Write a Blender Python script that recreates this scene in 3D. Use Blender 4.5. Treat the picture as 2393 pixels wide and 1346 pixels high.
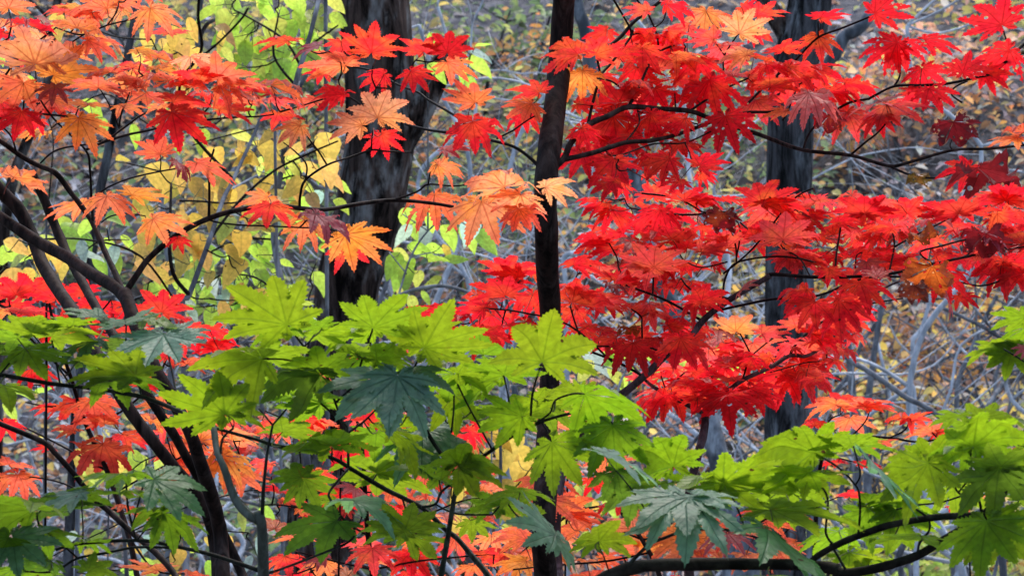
import bpy, math, random
from mathutils import Vector, Matrix, noise as mnoise

scene = bpy.context.scene
for o in list(bpy.data.objects):
    bpy.data.objects.remove(o)

# ------------------------------------------------------------------ camera, sky, sun, exposure
K = 0.293                      # frame width per metre of distance
EYE = 1.6
cam_d = bpy.data.cameras.new("camera")
cam_d.sensor_width = 36.0
cam_d.lens = 36.0 / K
cam_d.clip_start = 0.05
cam_d.clip_end = 500
cam_d.dof.use_dof = True
cam_d.dof.focus_distance = 4.1
cam_d.dof.aperture_fstop = 36.0
cam = bpy.data.objects.new("camera", cam_d)
scene.collection.objects.link(cam)
cam.location = (0, 0, EYE)
cam.rotation_euler = (math.radians(90), 0, 0)
scene.camera = cam

SUN_EL, SUN_AZ = 62.0, 18.0    # azimuth measured from +Y (beyond the trees) towards +X
world = bpy.data.worlds.new("World")
scene.world = world
world.use_nodes = True
wn = world.node_tree
bg = wn.nodes["Background"]
sky = wn.nodes.new("ShaderNodeTexSky")
sky.sky_type = 'NISHITA'
sky.sun_disc = False
sky.sun_elevation = math.radians(SUN_EL)
sky.sun_rotation = math.radians(SUN_AZ)
sky.air_density = 1.0
sky.dust_density = 3.0
sky.ozone_density = 1.0
wn.links.new(sky.outputs[0], bg.inputs[0])
bg.inputs[1].default_value = 0.15
sun_d = bpy.data.lights.new("sun", 'SUN')
sun_d.energy = 1.0
sun_d.angle = math.radians(40)
sun_d.color = (1.0, 0.95, 0.88)
sun = bpy.data.objects.new("sun", sun_d)
scene.collection.objects.link(sun)
e, a = math.radians(SUN_EL), math.radians(SUN_AZ)
sd = Vector((math.sin(a) * math.cos(e), math.cos(a) * math.cos(e), math.sin(e)))
sun.rotation_euler = sd.to_track_quat('Z', 'Y').to_euler()
sun.location = (3, 8, 14)
scene.view_settings.view_transform = 'Standard'
scene.view_settings.look = 'None'
scene.view_settings.gamma = 1.0
scene.view_settings.exposure = 1.25
scene.cycles.max_bounces = 8
scene.cycles.transparent_max_bounces = 12
scene.cycles.transmission_bounces = 6
scene.cycles.diffuse_bounces = 5

# ------------------------------------------------------------------ helpers
def px(d):
    return K * d / 2393.0

def P(x, y, d):
    """pixel of the photograph at distance d -> point"""
    return Vector(((x - 1196.5) * px(d), d, EYE - (y - 673.0) * px(d)))

def tag(o, label=None, cat=None, group=None, kind=None):
    if label: o["label"] = label
    if cat: o["category"] = cat
    if group: o["group"] = group
    if kind: o["kind"] = kind
    return o

def empty(name, loc):
    o = bpy.data.objects.new(name, None)
    o.empty_display_size = 0.1
    o.location = loc
    scene.collection.objects.link(o)
    return o

def mesh_obj(name, verts, faces, mat, parent=None, uvs=None, cols=None, smooth=True):
    me = bpy.data.meshes.new(name)
    if parent is not None:
        b = parent.location
        verts = [(v[0] - b[0], v[1] - b[1], v[2] - b[2]) for v in verts]
    else:
        verts = [(v[0], v[1], v[2]) for v in verts]
    me.from_pydata(verts, [], faces)
    if smooth:
        me.polygons.foreach_set("use_smooth", [True] * len(me.polygons))
    if cols is not None:
        ca = me.color_attributes.new("Col", 'FLOAT_COLOR', 'POINT')
        flat = []
        for c in cols:
            flat += [c[0], c[1], c[2], 1.0]
        ca.data.foreach_set("color", flat)
    me.materials.append(mat)
    me.update()
    o = bpy.data.objects.new(name, me)
    scene.collection.objects.link(o)
    if parent is not None:
        o.parent = parent
    return o

def catmull(pts, rad, n):
    if len(pts) < 3:
        n = max(n, 3)
    out, ro = [], []
    m = len(pts)
    for i in range(m - 1):
        p0 = pts[max(i - 1, 0)]; p1 = pts[i]; p2 = pts[i + 1]; p3 = pts[min(i + 2, m - 1)]
        for k in range(n):
            t = k / n
            q = 0.5 * ((2 * p1) + (p2 - p0) * t + (2 * p0 - 5 * p1 + 4 * p2 - p3) * t * t + (3 * p1 - p0 - 3 * p2 + p3) * t ** 3)
            out.append(q); ro.append(rad[i] * (1 - t) + rad[i + 1] * t)
    out.append(pts[-1].copy()); ro.append(rad[-1])
    return out, ro

class MB:
    def __init__(self):
        self.v = []; self.f = []; self.c = []
    def tube(self, pts, rad, sides=6, n=4, rough=0.0, fq=30.0, bark=0.0, seed=0.0, bq=1.0):
        pts, rad = catmull([Vector(p) for p in pts], rad, n)
        base = len(self.v)
        t = (pts[1] - pts[0]).normalized()
        ref = Vector((0, -1, 0)) if abs(t.y) < 0.8 else Vector((1, 0, 0))
        nrm = (ref - t * ref.dot(t)).normalized()
        for i, p in enumerate(pts):
            if i < len(pts) - 1:
                t2 = (pts[i + 1] - p)
                if t2.length > 1e-9:
                    t = t2.normalized()
            nrm = (nrm - t * nrm.dot(t))
            nrm = nrm.normalized() if nrm.length > 1e-6 else Vector((1, 0, 0))
            b = t.cross(nrm)
            for k in range(sides):
                a = 2 * math.pi * k / sides
                r = rad[i]
                d = nrm * math.cos(a) + b * math.sin(a)
                if rough:
                    r *= 1 + rough * mnoise.noise((p + d * r) * fq + Vector((seed, seed, 0)))
                if bark:
                    q = Vector((math.cos(a) * 3.2 * bq, math.sin(a) * 3.2 * bq, p.z * 1.1 + seed))
                    rid = abs(mnoise.noise(q)) * 2 + abs(mnoise.noise(q * 2.3)) * 1.0
                    r *= 1 + bark * (rid - 0.6)
                self.v.append(p + d * r)
        m = len(pts)
        for i in range(m - 1):
            for k in range(sides):
                a0 = base + i * sides + k; a1 = base + i * sides + (k + 1) % sides
                self.f.append((a0, a1, a1 + sides, a0 + sides))
        self.f.append(tuple(base + k for k in reversed(range(sides))))
        self.f.append(tuple(base + (m - 1) * sides + k for k in range(sides)))
    def build(self, name, mat, parent=None, smooth=True):
        return mesh_obj(name, self.v, self.f, mat, parent, cols=self.c if self.c else None, smooth=smooth)

# ------------------------------------------------------------------ materials
def new_mat(name):
    m = bpy.data.materials.new(name)
    m.use_nodes = True
    nt = m.node_tree
    nt.nodes.clear()
    return m, nt
def N(nt, t, **kw):
    n = nt.nodes.new(t)
    for k, v in kw.items():
        setattr(n, k, v)
    return n
def lk(nt, a, b):
    nt.links.new(a, b)
def mth(nt, op, a, b=None, c=None, clamp=False):
    n = N(nt, "ShaderNodeMath", operation=op)
    n.use_clamp = clamp
    for i, v in enumerate((a, b, c)):
        if v is None: continue
        if isinstance(v, (int, float)): n.inputs[i].default_value = v
        else: lk(nt, v, n.inputs[i])
    return n.outputs[0]
def mix(nt, fac, a, b, blend='MIX'):
    n = N(nt, "ShaderNodeMix", data_type='RGBA', blend_type=blend)
    n.clamp_factor = True
    for s, v in ((0, fac), (6, a), (7, b)):
        if isinstance(v, (int, float)): n.inputs[s].default_value = v
        elif isinstance(v, tuple): n.inputs[s].default_value = (*v, 1.0)
        else: lk(nt, v, n.inputs[s])
    return n.outputs[2]
def smooth(nt, v, lo, hi, a=0.0, b=1.0):
    n = N(nt, "ShaderNodeMapRange", interpolation_type='SMOOTHSTEP')
    lk(nt, v, n.inputs[0])
    n.inputs[1].default_value = lo; n.inputs[2].default_value = hi
    n.inputs[3].default_value = a; n.inputs[4].default_value = b
    return n.outputs[0]

def leaf_material(name, mottle, veindark, reflect, rough=0.42, holes=0.0, spots=0.5, vein2=0.5, trans=0.62, tip=(1.0, 0.42, 0.6)):
    """thin leaf: reflects its surface colour, lets vivid light through; colour from the object's own colour"""
    m, nt = new_mat(name)
    oi = N(nt, "ShaderNodeObjectInfo")
    tc = N(nt, "ShaderNodeAttribute"); tc.attribute_name = "leaf_place"
    lcol = N(nt, "ShaderNodeAttribute"); lcol.attribute_name = "leaf_colour"
    off = N(nt, "ShaderNodeVectorMath", operation='ADD')
    lk(nt, tc.outputs['Vector'], off.inputs[0])
    r100 = mth(nt, 'MULTIPLY', oi.outputs['Random'], 173.0)
    cmb = N(nt, "ShaderNodeCombineXYZ")
    for i in range(3): lk(nt, r100, cmb.inputs[i])
    lk(nt, cmb.outputs[0], off.inputs[1])
    co = off.outputs[0]
    uv = N(nt, "ShaderNodeUVMap"); uv.uv_map = "lobe"
    sep = N(nt, "ShaderNodeSeparateXYZ"); lk(nt, uv.outputs[0], sep.inputs[0])
    u, v = sep.outputs[0], sep.outputs[1]
    n1 = N(nt, "ShaderNodeTexNoise"); n1.inputs['Scale'].default_value = 2.1; n1.inputs['Detail'].default_value = 3
    lk(nt, co, n1.inputs['Vector'])
    n2 = N(nt, "ShaderNodeTexNoise"); n2.inputs['Scale'].default_value = 9; n2.inputs['Detail'].default_value = 3
    lk(nt, co, n2.inputs['Vector'])
    ljo = N(nt, "ShaderNodeAttribute"); ljo.attribute_name = "leaf_joined"
    col = mix(nt, ljo.outputs['Fac'], oi.outputs['Color'], lcol.outputs['Color'])
    # mottling towards the second autumn tone, more near the leaf base
    f = smooth(nt, mth(nt, 'SUBTRACT', n1.outputs[0], mth(nt, 'MULTIPLY', u, 0.22)), 0.32, 0.58)
    f = mth(nt, 'MULTIPLY', f, oi.outputs['Alpha'], clamp=True)
    c1 = mix(nt, f, col, mottle)
    br = smooth(nt, n2.outputs[0], 0.3, 0.75, 0.80, 1.15)
    c1 = mix(nt, 1.0, c1, br, 'MULTIPLY')
    val = smooth(nt, oi.outputs['Random'], 0, 1, 0.85, 1.12)
    c1 = mix(nt, 1.0, c1, val, 'MULTIPLY')
    tipf = mth(nt, 'MULTIPLY', smooth(nt, mth(nt, 'ADD', u, mth(nt, 'MULTIPLY', n1.outputs[0], 0.5)), 0.72, 1.15), oi.outputs['Alpha'], clamp=True)
    c1 = mix(nt, tipf, c1, mix(nt, 1.0, c1, tip, 'MULTIPLY'))
    # veins
    w = mth(nt, 'SUBTRACT', 0.020, mth(nt, 'MULTIPLY', u, 0.012))
    mv = mth(nt, 'SUBTRACT', 1.0, mth(nt, 'DIVIDE', v, w), clamp=True)
    fr = mth(nt, 'FRACT', mth(nt, 'SUBTRACT', mth(nt, 'MULTIPLY', u, 9.0), mth(nt, 'MULTIPLY', v, 13.0)))
    sv = mth(nt, 'MULTIPLY', smooth(nt, mth(nt, 'ABSOLUTE', mth(nt, 'SUBTRACT', fr, 0.5)), 0.0, 0.10, 1.0, 0.0), vein2)
    vv = mth(nt, 'MAXIMUM', mth(nt, 'SQRT', mv), sv)
    c1 = mix(nt, mth(nt, 'MULTIPLY', vv, 0.8), c1, mix(nt, 1.0, c1, veindark, 'MULTIPLY'))
    # small dead spots
    vo = N(nt, "ShaderNodeTexVoronoi"); vo.inputs['Scale'].default_value = 4.2
    lk(nt, co, vo.inputs['Vector'])
    sc = N(nt, "ShaderNodeSeparateColor"); lk(nt, vo.outputs['Color'], sc.inputs[0])
    jig = mth(nt, 'ADD', vo.outputs['Distance'], mth(nt, 'MULTIPLY', n2.outputs[0], 0.12))
    sp = mth(nt, 'MULTIPLY', smooth(nt, jig, 0.15, 0.19, 1.0, 0.0), mth(nt, 'GREATER_THAN', sc.outputs[0], 1.0 - spots * 0.4))
    c1 = mix(nt, sp, c1, (0.07, 0.028, 0.008))
    # edges dried darker on some
    pb = N(nt, "ShaderNodeBsdfPrincipled")
    rc = mix(nt, 1.0, c1, reflect, 'MULTIPLY')
    lk(nt, rc, pb.inputs['Base Color'])
    pb.inputs['Roughness'].default_value = rough
    pb.inputs['Specular IOR Level'].default_value = 0.5
    bp = N(nt, "ShaderNodeBump"); bp.inputs['Strength'].default_value = 0.35; bp.inputs['Distance'].default_value = 0.02
    hh = mth(nt, 'SUBTRACT', mth(nt, 'MULTIPLY', n2.outputs[0], 0.12), vv)
    lk(nt, hh, bp.inputs['Height'])
    lk(nt, bp.outputs[0], pb.inputs['Normal'])
    tr = N(nt, "ShaderNodeBsdfTranslucent")
    lk(nt, c1, tr.inputs['Color'])
    mx = N(nt, "ShaderNodeMixShader"); mx.inputs[0].default_value = trans
    lk(nt, pb.outputs[0], mx.inputs[1]); lk(nt, tr.outputs[0], mx.inputs[2])
    outsh = mx.outputs[0]
    if holes:
        v2 = N(nt, "ShaderNodeTexVoronoi"); v2.inputs['Scale'].default_value = 6.5
        lk(nt, co, v2.inputs['Vector'])
        s2 = N(nt, "ShaderNodeSeparateColor"); lk(nt, v2.outputs['Color'], s2.inputs[0])
        j2 = mth(nt, 'ADD', v2.outputs['Distance'], mth(nt, 'MULTIPLY', n2.outputs[0], 0.16))
        hm = mth(nt, 'MULTIPLY', mth(nt, 'LESS_THAN', j2, mth(nt, 'ADD', 0.24, mth(nt, 'MULTIPLY', s2.outputs[2], 0.22))), mth(nt, 'GREATER_THAN', s2.outputs[1], 1.0 - holes))
        tp = N(nt, "ShaderNodeBsdfTransparent")
        m2 = N(nt, "ShaderNodeMixShader")
        lk(nt, hm, m2.inputs[0]); lk(nt, outsh, m2.inputs[1]); lk(nt, tp.outputs[0], m2.inputs[2])
        outsh = m2.outputs[0]
    out = N(nt, "ShaderNodeOutputMaterial")
    lk(nt, outsh, out.inputs[0])
    return m

M_RED = leaf_material("autumn maple leaf", (0.95, 0.33, 0.03), (0.55, 0.30, 0.30), (0.95, 0.95, 1.0), holes=0.0, trans=0.66)
M_HOLE = leaf_material("insect eaten maple leaf", (0.95, 0.25, 0.03), (0.55, 0.35, 0.3), (0.95, 0.95, 1.0), trans=0.66, holes=0.55, spots=0.2)
M_GREEN = leaf_material("green maple leaf", (0.27, 0.40, 0.01), (0.55, 0.62, 0.6), (0.62, 0.68, 1.0), rough=0.40, spots=0.42, vein2=0.4, trans=0.6, tip=(1.1, 1.0, 0.9))
M_OVAL = leaf_material("broad oval leaf", (0.76, 0.66, 0.12), (0.75, 0.75, 0.7), (0.85, 0.9, 1.1), rough=0.4, spots=0.25, vein2=0.3, tip=(1.0, 0.95, 0.9))

def attr_leaf_material(name, trans=0.5):
    m, nt = new_mat(name)
    at = N(nt, "ShaderNodeAttribute"); at.attribute_name = "Col"
    pb = N(nt, "ShaderNodeBsdfPrincipled"); pb.inputs['Roughness'].default_value = 0.5
    lk(nt, at.outputs['Color'], pb.inputs['Base Color'])
    tr = N(nt, "ShaderNodeBsdfTranslucent"); lk(nt, at.outputs['Color'], tr.inputs['Color'])
    mx = N(nt, "ShaderNodeMixShader"); mx.inputs[0].default_value = trans
    lk(nt, pb.outputs[0], mx.inputs[1]); lk(nt, tr.outputs[0], mx.inputs[2])
    out = N(nt, "ShaderNodeOutputMaterial"); lk(nt, mx.outputs[0], out.inputs[0])
    return m
M_FAR = attr_leaf_material("distant leaves")

def bark_material(name, dark, light, lichen, scale=(26, 26, 3.5), liche=0.5, bump=0.6, rough=0.85, dist=0.01):
    m, nt = new_mat(name)
    tc = N(nt, "ShaderNodeTexCoord")
    mp = N(nt, "ShaderNodeMapping"); mp.inputs['Scale'].default_value = scale
    lk(nt, tc.outputs['Object'], mp.inputs[0])
    n1 = N(nt, "ShaderNodeTexNoise"); n1.inputs['Scale'].default_value = 1.0; n1.inputs['Detail'].default_value = 8; n1.inputs['Roughness'].default_value = 0.68
    n1.inputs['Distortion'].default_value = 0.6
    lk(nt, mp.outputs[0], n1.inputs['Vector'])
    n2 = N(nt, "ShaderNodeTexNoise"); n2.inputs['Scale'].default_value = 7; n2.inputs['Detail'].default_value = 4
    lk(nt, tc.outputs['Object'], n2.inputs['Vector'])
    f = smooth(nt, n1.outputs[0], 0.36, 0.66)
    c = mix(nt, f, dark, light)
    n3 = N(nt, "ShaderNodeTexNoise"); n3.inputs['Scale'].default_value = 2.2; n3.inputs['Detail'].default_value = 5; n3.inputs['Roughness'].default_value = 0.65
    mp2 = N(nt, "ShaderNodeMapping"); mp2.inputs['Scale'].default_value = (scale[0] * .25, scale[1] * .25, scale[2] * .5)
    lk(nt, tc.outputs['Object'], mp2.inputs[0]); lk(nt, mp2.outputs[0], n3.inputs['Vector'])
    lf = mth(nt, 'MULTIPLY', smooth(nt, n3.outputs[0], 0.48, 0.68), liche)
    lf = mth(nt, 'MULTIPLY', lf, smooth(nt, n1.outputs[0], 0.35, 0.55))
    c = mix(nt, lf, c, lichen)
    c = mix(nt, 1.0, c, smooth(nt, n2.outputs[0], 0.3, 0.7, 0.75, 1.2), 'MULTIPLY')
    pb = N(nt, "ShaderNodeBsdfPrincipled"); pb.inputs['Roughness'].default_value = rough; pb.inputs['Specular IOR Level'].default_value = 0.06
    lk(nt, c, pb.inputs['Base Color'])
    bp = N(nt, "ShaderNodeBump"); bp.inputs['Strength'].default_value = bump; bp.inputs['Distance'].default_value = dist
    lk(nt, n1.outputs[0], bp.inputs['Height']); lk(nt, bp.outputs[0], pb.inputs['Normal'])
    out = N(nt, "ShaderNodeOutputMaterial"); lk(nt, pb.outputs[0], out.inputs[0])
    return m

M_TRUNK = bark_material("dark fissured bark", (0.003, 0.002, 0.0016), (0.095, 0.064, 0.053), (0.26, 0.26, 0.255), (30, 30, 6), 0.8, 1.0, dist=0.02)
M_TRUNK2 = bark_material("grey fissured bark", (0.007, 0.007, 0.0075), (0.11, 0.108, 0.115), (0.24, 0.265, 0.285), (34, 34, 5.5), 0.75, 1.0, dist=0.02)
M_BLUE = bark_material("blue grey bark", (0.05, 0.056, 0.064), (0.18, 0.20, 0.225), (0.42, 0.46, 0.50), (16, 16, 5), 0.7, 0.6)
M_STEM = bark_material("brown maple bark", (0.003, 0.0018, 0.0014), (0.028, 0.0165, 0.0135), (0.085, 0.067, 0.06), (70, 70, 9), 0.4, 0.6, 0.6, dist=0.003)
M_TWIG = bark_material("dark twig bark", (0.004, 0.0025, 0.002), (0.014, 0.009, 0.008), (0.05, 0.044, 0.042), (90, 90, 30), 0.35, 0.4, 0.5, dist=0.001)
M_RTWIG = bark_material("red brown twig bark", (0.025, 0.014, 0.014), (0.085, 0.056, 0.06), (0.2, 0.17, 0.18), (80, 80, 25), 0.4, 0.4, 0.5, dist=0.001)
M_GTWIG = bark_material("green grey twig bark", (0.006, 0.0065, 0.005), (0.02, 0.022, 0.017), (0.08, 0.09, 0.08), (90, 90, 20), 0.4, 0.4, 0.45, dist=0.001)
M_GPALE = bark_material("pale green young bark", (0.045, 0.052, 0.042), (0.085, 0.10, 0.085), (0.16, 0.18, 0.16), (90, 90, 12), 0.4, 0.3, 0.45, dist=0.001)
M_BOUGH = bark_material("mossy dark bough bark", (0.007, 0.006, 0.005), (0.026, 0.022, 0.018), (0.06, 0.062, 0.048), (60, 60, 60), 0.4, 0.5, 0.7, dist=0.002)
M_PALE = bark_material("bleached grey twig bark", (0.34, 0.37, 0.41), (0.62, 0.66, 0.72), (0.80, 0.82, 0.84), (30, 30, 10), 0.6, 0.3, 0.8)
M_GREY = bark_material("weathered grey bark", (0.08, 0.082, 0.09), (0.22, 0.23, 0.25), (0.40, 0.42, 0.43), (25, 25, 8), 0.6, 0.4, 0.8)
M_PET = bark_material("leaf stalk skin", (0.07, 0.018, 0.015), (0.16, 0.05, 0.03), (0.2, 0.08, 0.05), (90, 90, 90), 0.2, 0.1, 0.45, dist=0.0005)
M_GPET = bark_material("green leaf stalk skin", (0.05, 0.055, 0.02), (0.13, 0.14, 0.05), (0.2, 0.22, 0.1), (90, 90, 90), 0.2, 0.1, 0.4, dist=0.0005)

# ------------------------------------------------------------------ leaf meshes
def maple_mesh(name, seed, mat, cut=0.5, bulge=0.05, teeth=6, droop=0.18, fold=0.25, nl=9, tooth=0.022, curl=0.0, crumple=0.0):
    rnd = random.Random(seed)
    if nl == 9:
        angs = [0, 32, 64, 97, 134]; lens = [1.0, 0.95, 0.80, 0.55, 0.28]
    elif nl == 11:
        angs = [0, 27, 54, 82, 111, 144]; lens = [1.0, 0.97, 0.88, 0.70, 0.48, 0.26]
    else:
        angs = [0, 38, 78, 122]; lens = [1.0, 0.93, 0.75, 0.46]
    lob = [(math.radians(a_) * s, l) for a_, l in zip(angs, lens) for s in ((1,) if a_ == 0 else (1, -1))]
    lob.sort()
    lob = [(p + rnd.uniform(-.05, .05), l * rnd.uniform(0.92, 1.06)) for p, l in lob]
    V = []; F = []; UV = []
    V.append((0, 0, 0)); UV.append((0, 0))
    def z_of(r, v, phi, dk):
        return 0.0
    n = len(lob)
    shared = {}
    ld = [rnd.uniform(-0.35, 0.55) for _ in lob]
    cup = rnd.uniform(-0.25, 0.55); tw = rnd.uniform(-0.28, 0.28)
    ph = rnd.uniform(0, 6.28)
    lb = [rnd.uniform(-.035, .035) for _ in lob]
    def place(i, u, v, sgn):
        phi, L = lob[i]
        du = lb[i] * math.sin(min(u, 1) * 2.2)
        x = u * math.cos(phi) - (v * sgn + du) * math.sin(phi)
        y = u * math.sin(phi) + (v * sgn + du) * math.cos(phi)
        r = math.hypot(x, y)
        z = -droop * r * r - cup * y * y + tw * x * y + fold * v * (0.4 + u) - ld[i] * max(0, u - 0.35) ** 2 * 0.6
        z += 0.03 * math.sin(5 * phi + ph) * r + 0.012 * math.sin(u * 19 + i + ph) * min(1, v * 12)
        if curl: z += curl * x * x * 1.2 - curl * 0.6 * max(0, y) ** 2
        if crumple: z += crumple * mnoise.noise(Vector((x * 3, y * 3, seed)))
        if curl or crumple:
            x *= 1 - abs(curl) * 0.3
        # central lobe along +Y
        return (-y, x, z)
    for i, (phi, L) in enumerate(lob):
        for sgn in (1, -1):
            j = i + sgn
            if 0 <= j < n:
                dphi = abs(lob[j][0] - phi) / 2
                rs = cut * min(L, lob[j][1])
            else:
                dphi = math.radians(24); rs = 0.10
            us, vs = rs * math.cos(dphi), rs * math.sin(dphi)
            pts = [(us, vs)]
            NT = max(2, int(round(teeth * (0.6 + 0.4 * L))))
            for k in range(1, NT + 1):
                t = k / (NT + 1.0)
                def ev(t):
                    return vs * (1 - t) ** 0.85 + bulge * math.sin(math.pi * min(1, t * 1.08) ** 0.9) * (L ** 0.5) * (1 if t < .93 else .8)
                uu = us + (L - us) * t
                th = tooth * 1.25 * (1.1 - 0.7 * t) * rnd.uniform(0.7, 1.3)
                pts.append((uu + 0.014, max(0.006, ev(t) + th)))
                t2 = t + 0.22 / (NT + 1)
                pts.append((us + (L - us) * t2 + 0.006, max(0.004, ev(t2) - th * 0.45)))
            # build strip
            prev_m = 0; prev_e = None
            for q, (uu, v) in enumerate(pts):
                mi = len(V); V.append(place(i, uu, 0, sgn)); UV.append((uu, 0))
                key = (min(i, j), max(i, j)) if q == 0 else None
                ei = len(V); V.append(place(i, uu, v, sgn)); UV.append((uu, v))
                if q == 0:
                    if 0 <= j < n:
                        # average the sinus height so neighbouring lobes join
                        if key in shared:
                            a0 = V[shared[key]]; b0 = V[ei]
                            avg = tuple((a0[c] + b0[c]) / 2 for c in range(3))
                            V[shared[key]] = avg; V[ei] = avg
                        else:
                            shared[key] = ei
                    f = (0, ei, mi) if sgn < 0 else (0, mi, ei)
                    F.append(f)
                else:
                    f = (prev_m, prev_e, ei, mi) if sgn < 0 else (prev_m, mi, ei, prev_e)
                    F.append(f)
                prev_m, prev_e = mi, ei
            ti = len(V); V.append(place(i, L * 1.0, 0, sgn)); UV.append((L, 0))
            F.append((prev_m, prev_e, ti) if sgn < 0 else (prev_m, ti, prev_e))
    return finish_leaf(name, V, F, UV, mat)

def finish_leaf(name, V, F, UV, mat):
    me = bpy.data.meshes.new(name)
    me.from_pydata(V, [], F)
    uvl = me.uv_layers.new(name="lobe")
    flat = []
    for l in me.loops:
        flat += list(UV[l.vertex_index])
    uvl.data.foreach_set("uv", flat)
    me.polygons.foreach_set("use_smooth", [True] * len(me.polygons))
    at = me.attributes.new("leaf_place", 'FLOAT_VECTOR', 'POINT')
    at.data.foreach_set("vector", [c for p in V for c in p])
    me.materials.append(mat)
    me.update()
    return me

def oval_mesh(name, seed, mat, width=0.3, droop=0.25, fold=0.35):
    rnd = random.Random(seed)
    V = []; F = []; UV = []
    M = 12
    wob = rnd.uniform(0, 6)
    for k in range(M + 1):
        t = k / M
        w = width * (math.sin(math.pi * t ** 0.8) ** 0.85) * (1 - 0.15 * t) + 0.002
        if k % 2: w *= 1.05
        for s in (-1, 0, 1):
            z = -droop * t * t + fold * abs(s) * w + 0.03 * math.sin(t * 9 + wob) * abs(s)
            V.append((s * w + 0.05 * math.sin(t * 3 + wob) * t, t, z)); UV.append((t, abs(s) * w))
    for k in range(M):
        for s in (0, 1):
            a0 = k * 3 + s
            F.append((a0, a0 + 1, a0 + 4, a0 + 3))
    return finish_leaf(name, V, F, UV, mat)

LM = {
 'r': [maple_mesh("autumn_maple_leaf", 10 + i, M_RED, cut=0.44 + 0.02 * (i % 3), bulge=0.042, teeth=6, nl=(9, 9, 11)[i % 3], droop=(0.10, 0.22, 0.3)[i % 3], fold=(0.2, 0.35)[i % 2], tooth=0.024, crumple=(0, 0, 0.22)[i % 3]) for i in range(14)],
 'h': [maple_mesh("eaten_maple_leaf", 40 + i, M_HOLE, cut=0.44, bulge=0.045, teeth=6, nl=(9, 11)[i % 2], droop=0.2, tooth=0.024) for i in range(8)],
 'g': [maple_mesh("green_maple_leaf", 70 + i, M_GREEN, cut=0.46 + 0.02 * (i % 3), bulge=0.058, teeth=7, nl=(9, 9, 7)[i % 3], droop=(0.08, 0.18, 0.26)[i % 3], fold=(0.15, 0.28)[i % 2], tooth=0.022, crumple=(0, 0.16, 0)[i % 3]) for i in range(14)],
 'c': [maple_mesh("curled_maple_leaf", 90 + i, M_HOLE, cut=0.74, bulge=0.03, teeth=5, nl=7, droop=0.2, fold=0.55, curl=0.45, crumple=0.55) for i in range(4)],
 'ov': [oval_mesh("oval_leaf", 120 + i, M_OVAL, width=(0.2, 0.26, 0.32)[i % 3], droop=(0.1, 0.3, 0.5)[i % 3]) for i in range(6)],
}
# leaf colours: (rgb, alpha = share of the second autumn tone), mesh family
COL = {
 'o': ((0.93, 0.275, 0.11), 0.55, 'r'), 'lo': ((0.95, 0.37, 0.17), 0.5, 'r'), 'yo': ((0.93, 0.37, 0.08), 0.75, 'r'),
 'or': ((0.92, 0.165, 0.085), 0.40, 'r'), 'r': ((0.88, 0.018, 0.032), 0.15, 'r'), 'ro': ((0.90, 0.042, 0.040), 0.32, 'r'),
 'dr': ((0.68, 0.014, 0.020), 0.05, 'r'), 'rh': ((0.82, 0.016, 0.030), 0.05, 'h'), 'lr': ((0.92, 0.085, 0.085), 0.3, 'r'),
 'mv': ((0.50, 0.075, 0.10), 0.0, 'r'), 'pk': ((0.66, 0.13, 0.12), 0.05, 'r'), 'du': ((0.48, 0.05, 0.035), 0.2, 'r'),  # mauve and pink leaf tops: sky sheen put into the colour
 'br': ((0.16, 0.03, 0.02), 0.1, 'c'), 'bo': ((0.42, 0.10, 0.015), 0.3, 'c'), 'dm': ((0.20, 0.012, 0.016), 0.0, 'c'), 'ol': ((0.22, 0.15, 0.03), 0.3, 'c'),
 'g': ((0.24, 0.385, 0.012), 0.5, 'g'), 'bg': ((0.265, 0.41, 0.012), 0.6, 'g'), 'mg': ((0.22, 0.365, 0.014), 0.25, 'g'), 'dg': ((0.12, 0.225, 0.016), 0.05, 'g'),
 'gy': ((0.22, 0.42, 0.17), 0.0, 'g'), 'dy': ((0.12, 0.26, 0.07), 0.0, 'g'),  # grey-green tops: upper-side green with sky reflection painted in
 'ye': ((0.84, 0.58, 0.11), 0.2, 'ov'), 'li': ((0.54, 0.80, 0.10), 0.15, 'ov'), 'yg': ((0.66, 0.74, 0.14), 0.4, 'ov'), 'pl': ((0.48, 0.66, 0.52), 0.0, 'ov'),
 'am': ((0.84, 0.50, 0.14), 0.4, 'ov'),
}

# ------------------------------------------------------------------ ground and hillside
def hill_z(x, y):
    h = max(0.0, y - 20.0) * 0.6
    h *= 1.0 if y < 70 else 1.0
    nz = mnoise.noise(Vector((x * 0.18, y * 0.18, 3.0))) * 0.5 + mnoise.noise(Vector((x * 0.6, y * 0.6, 9.0))) * 0.16
    return h + nz * min(1.0, max(0.0, (y - 7) / 8.0))

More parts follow.
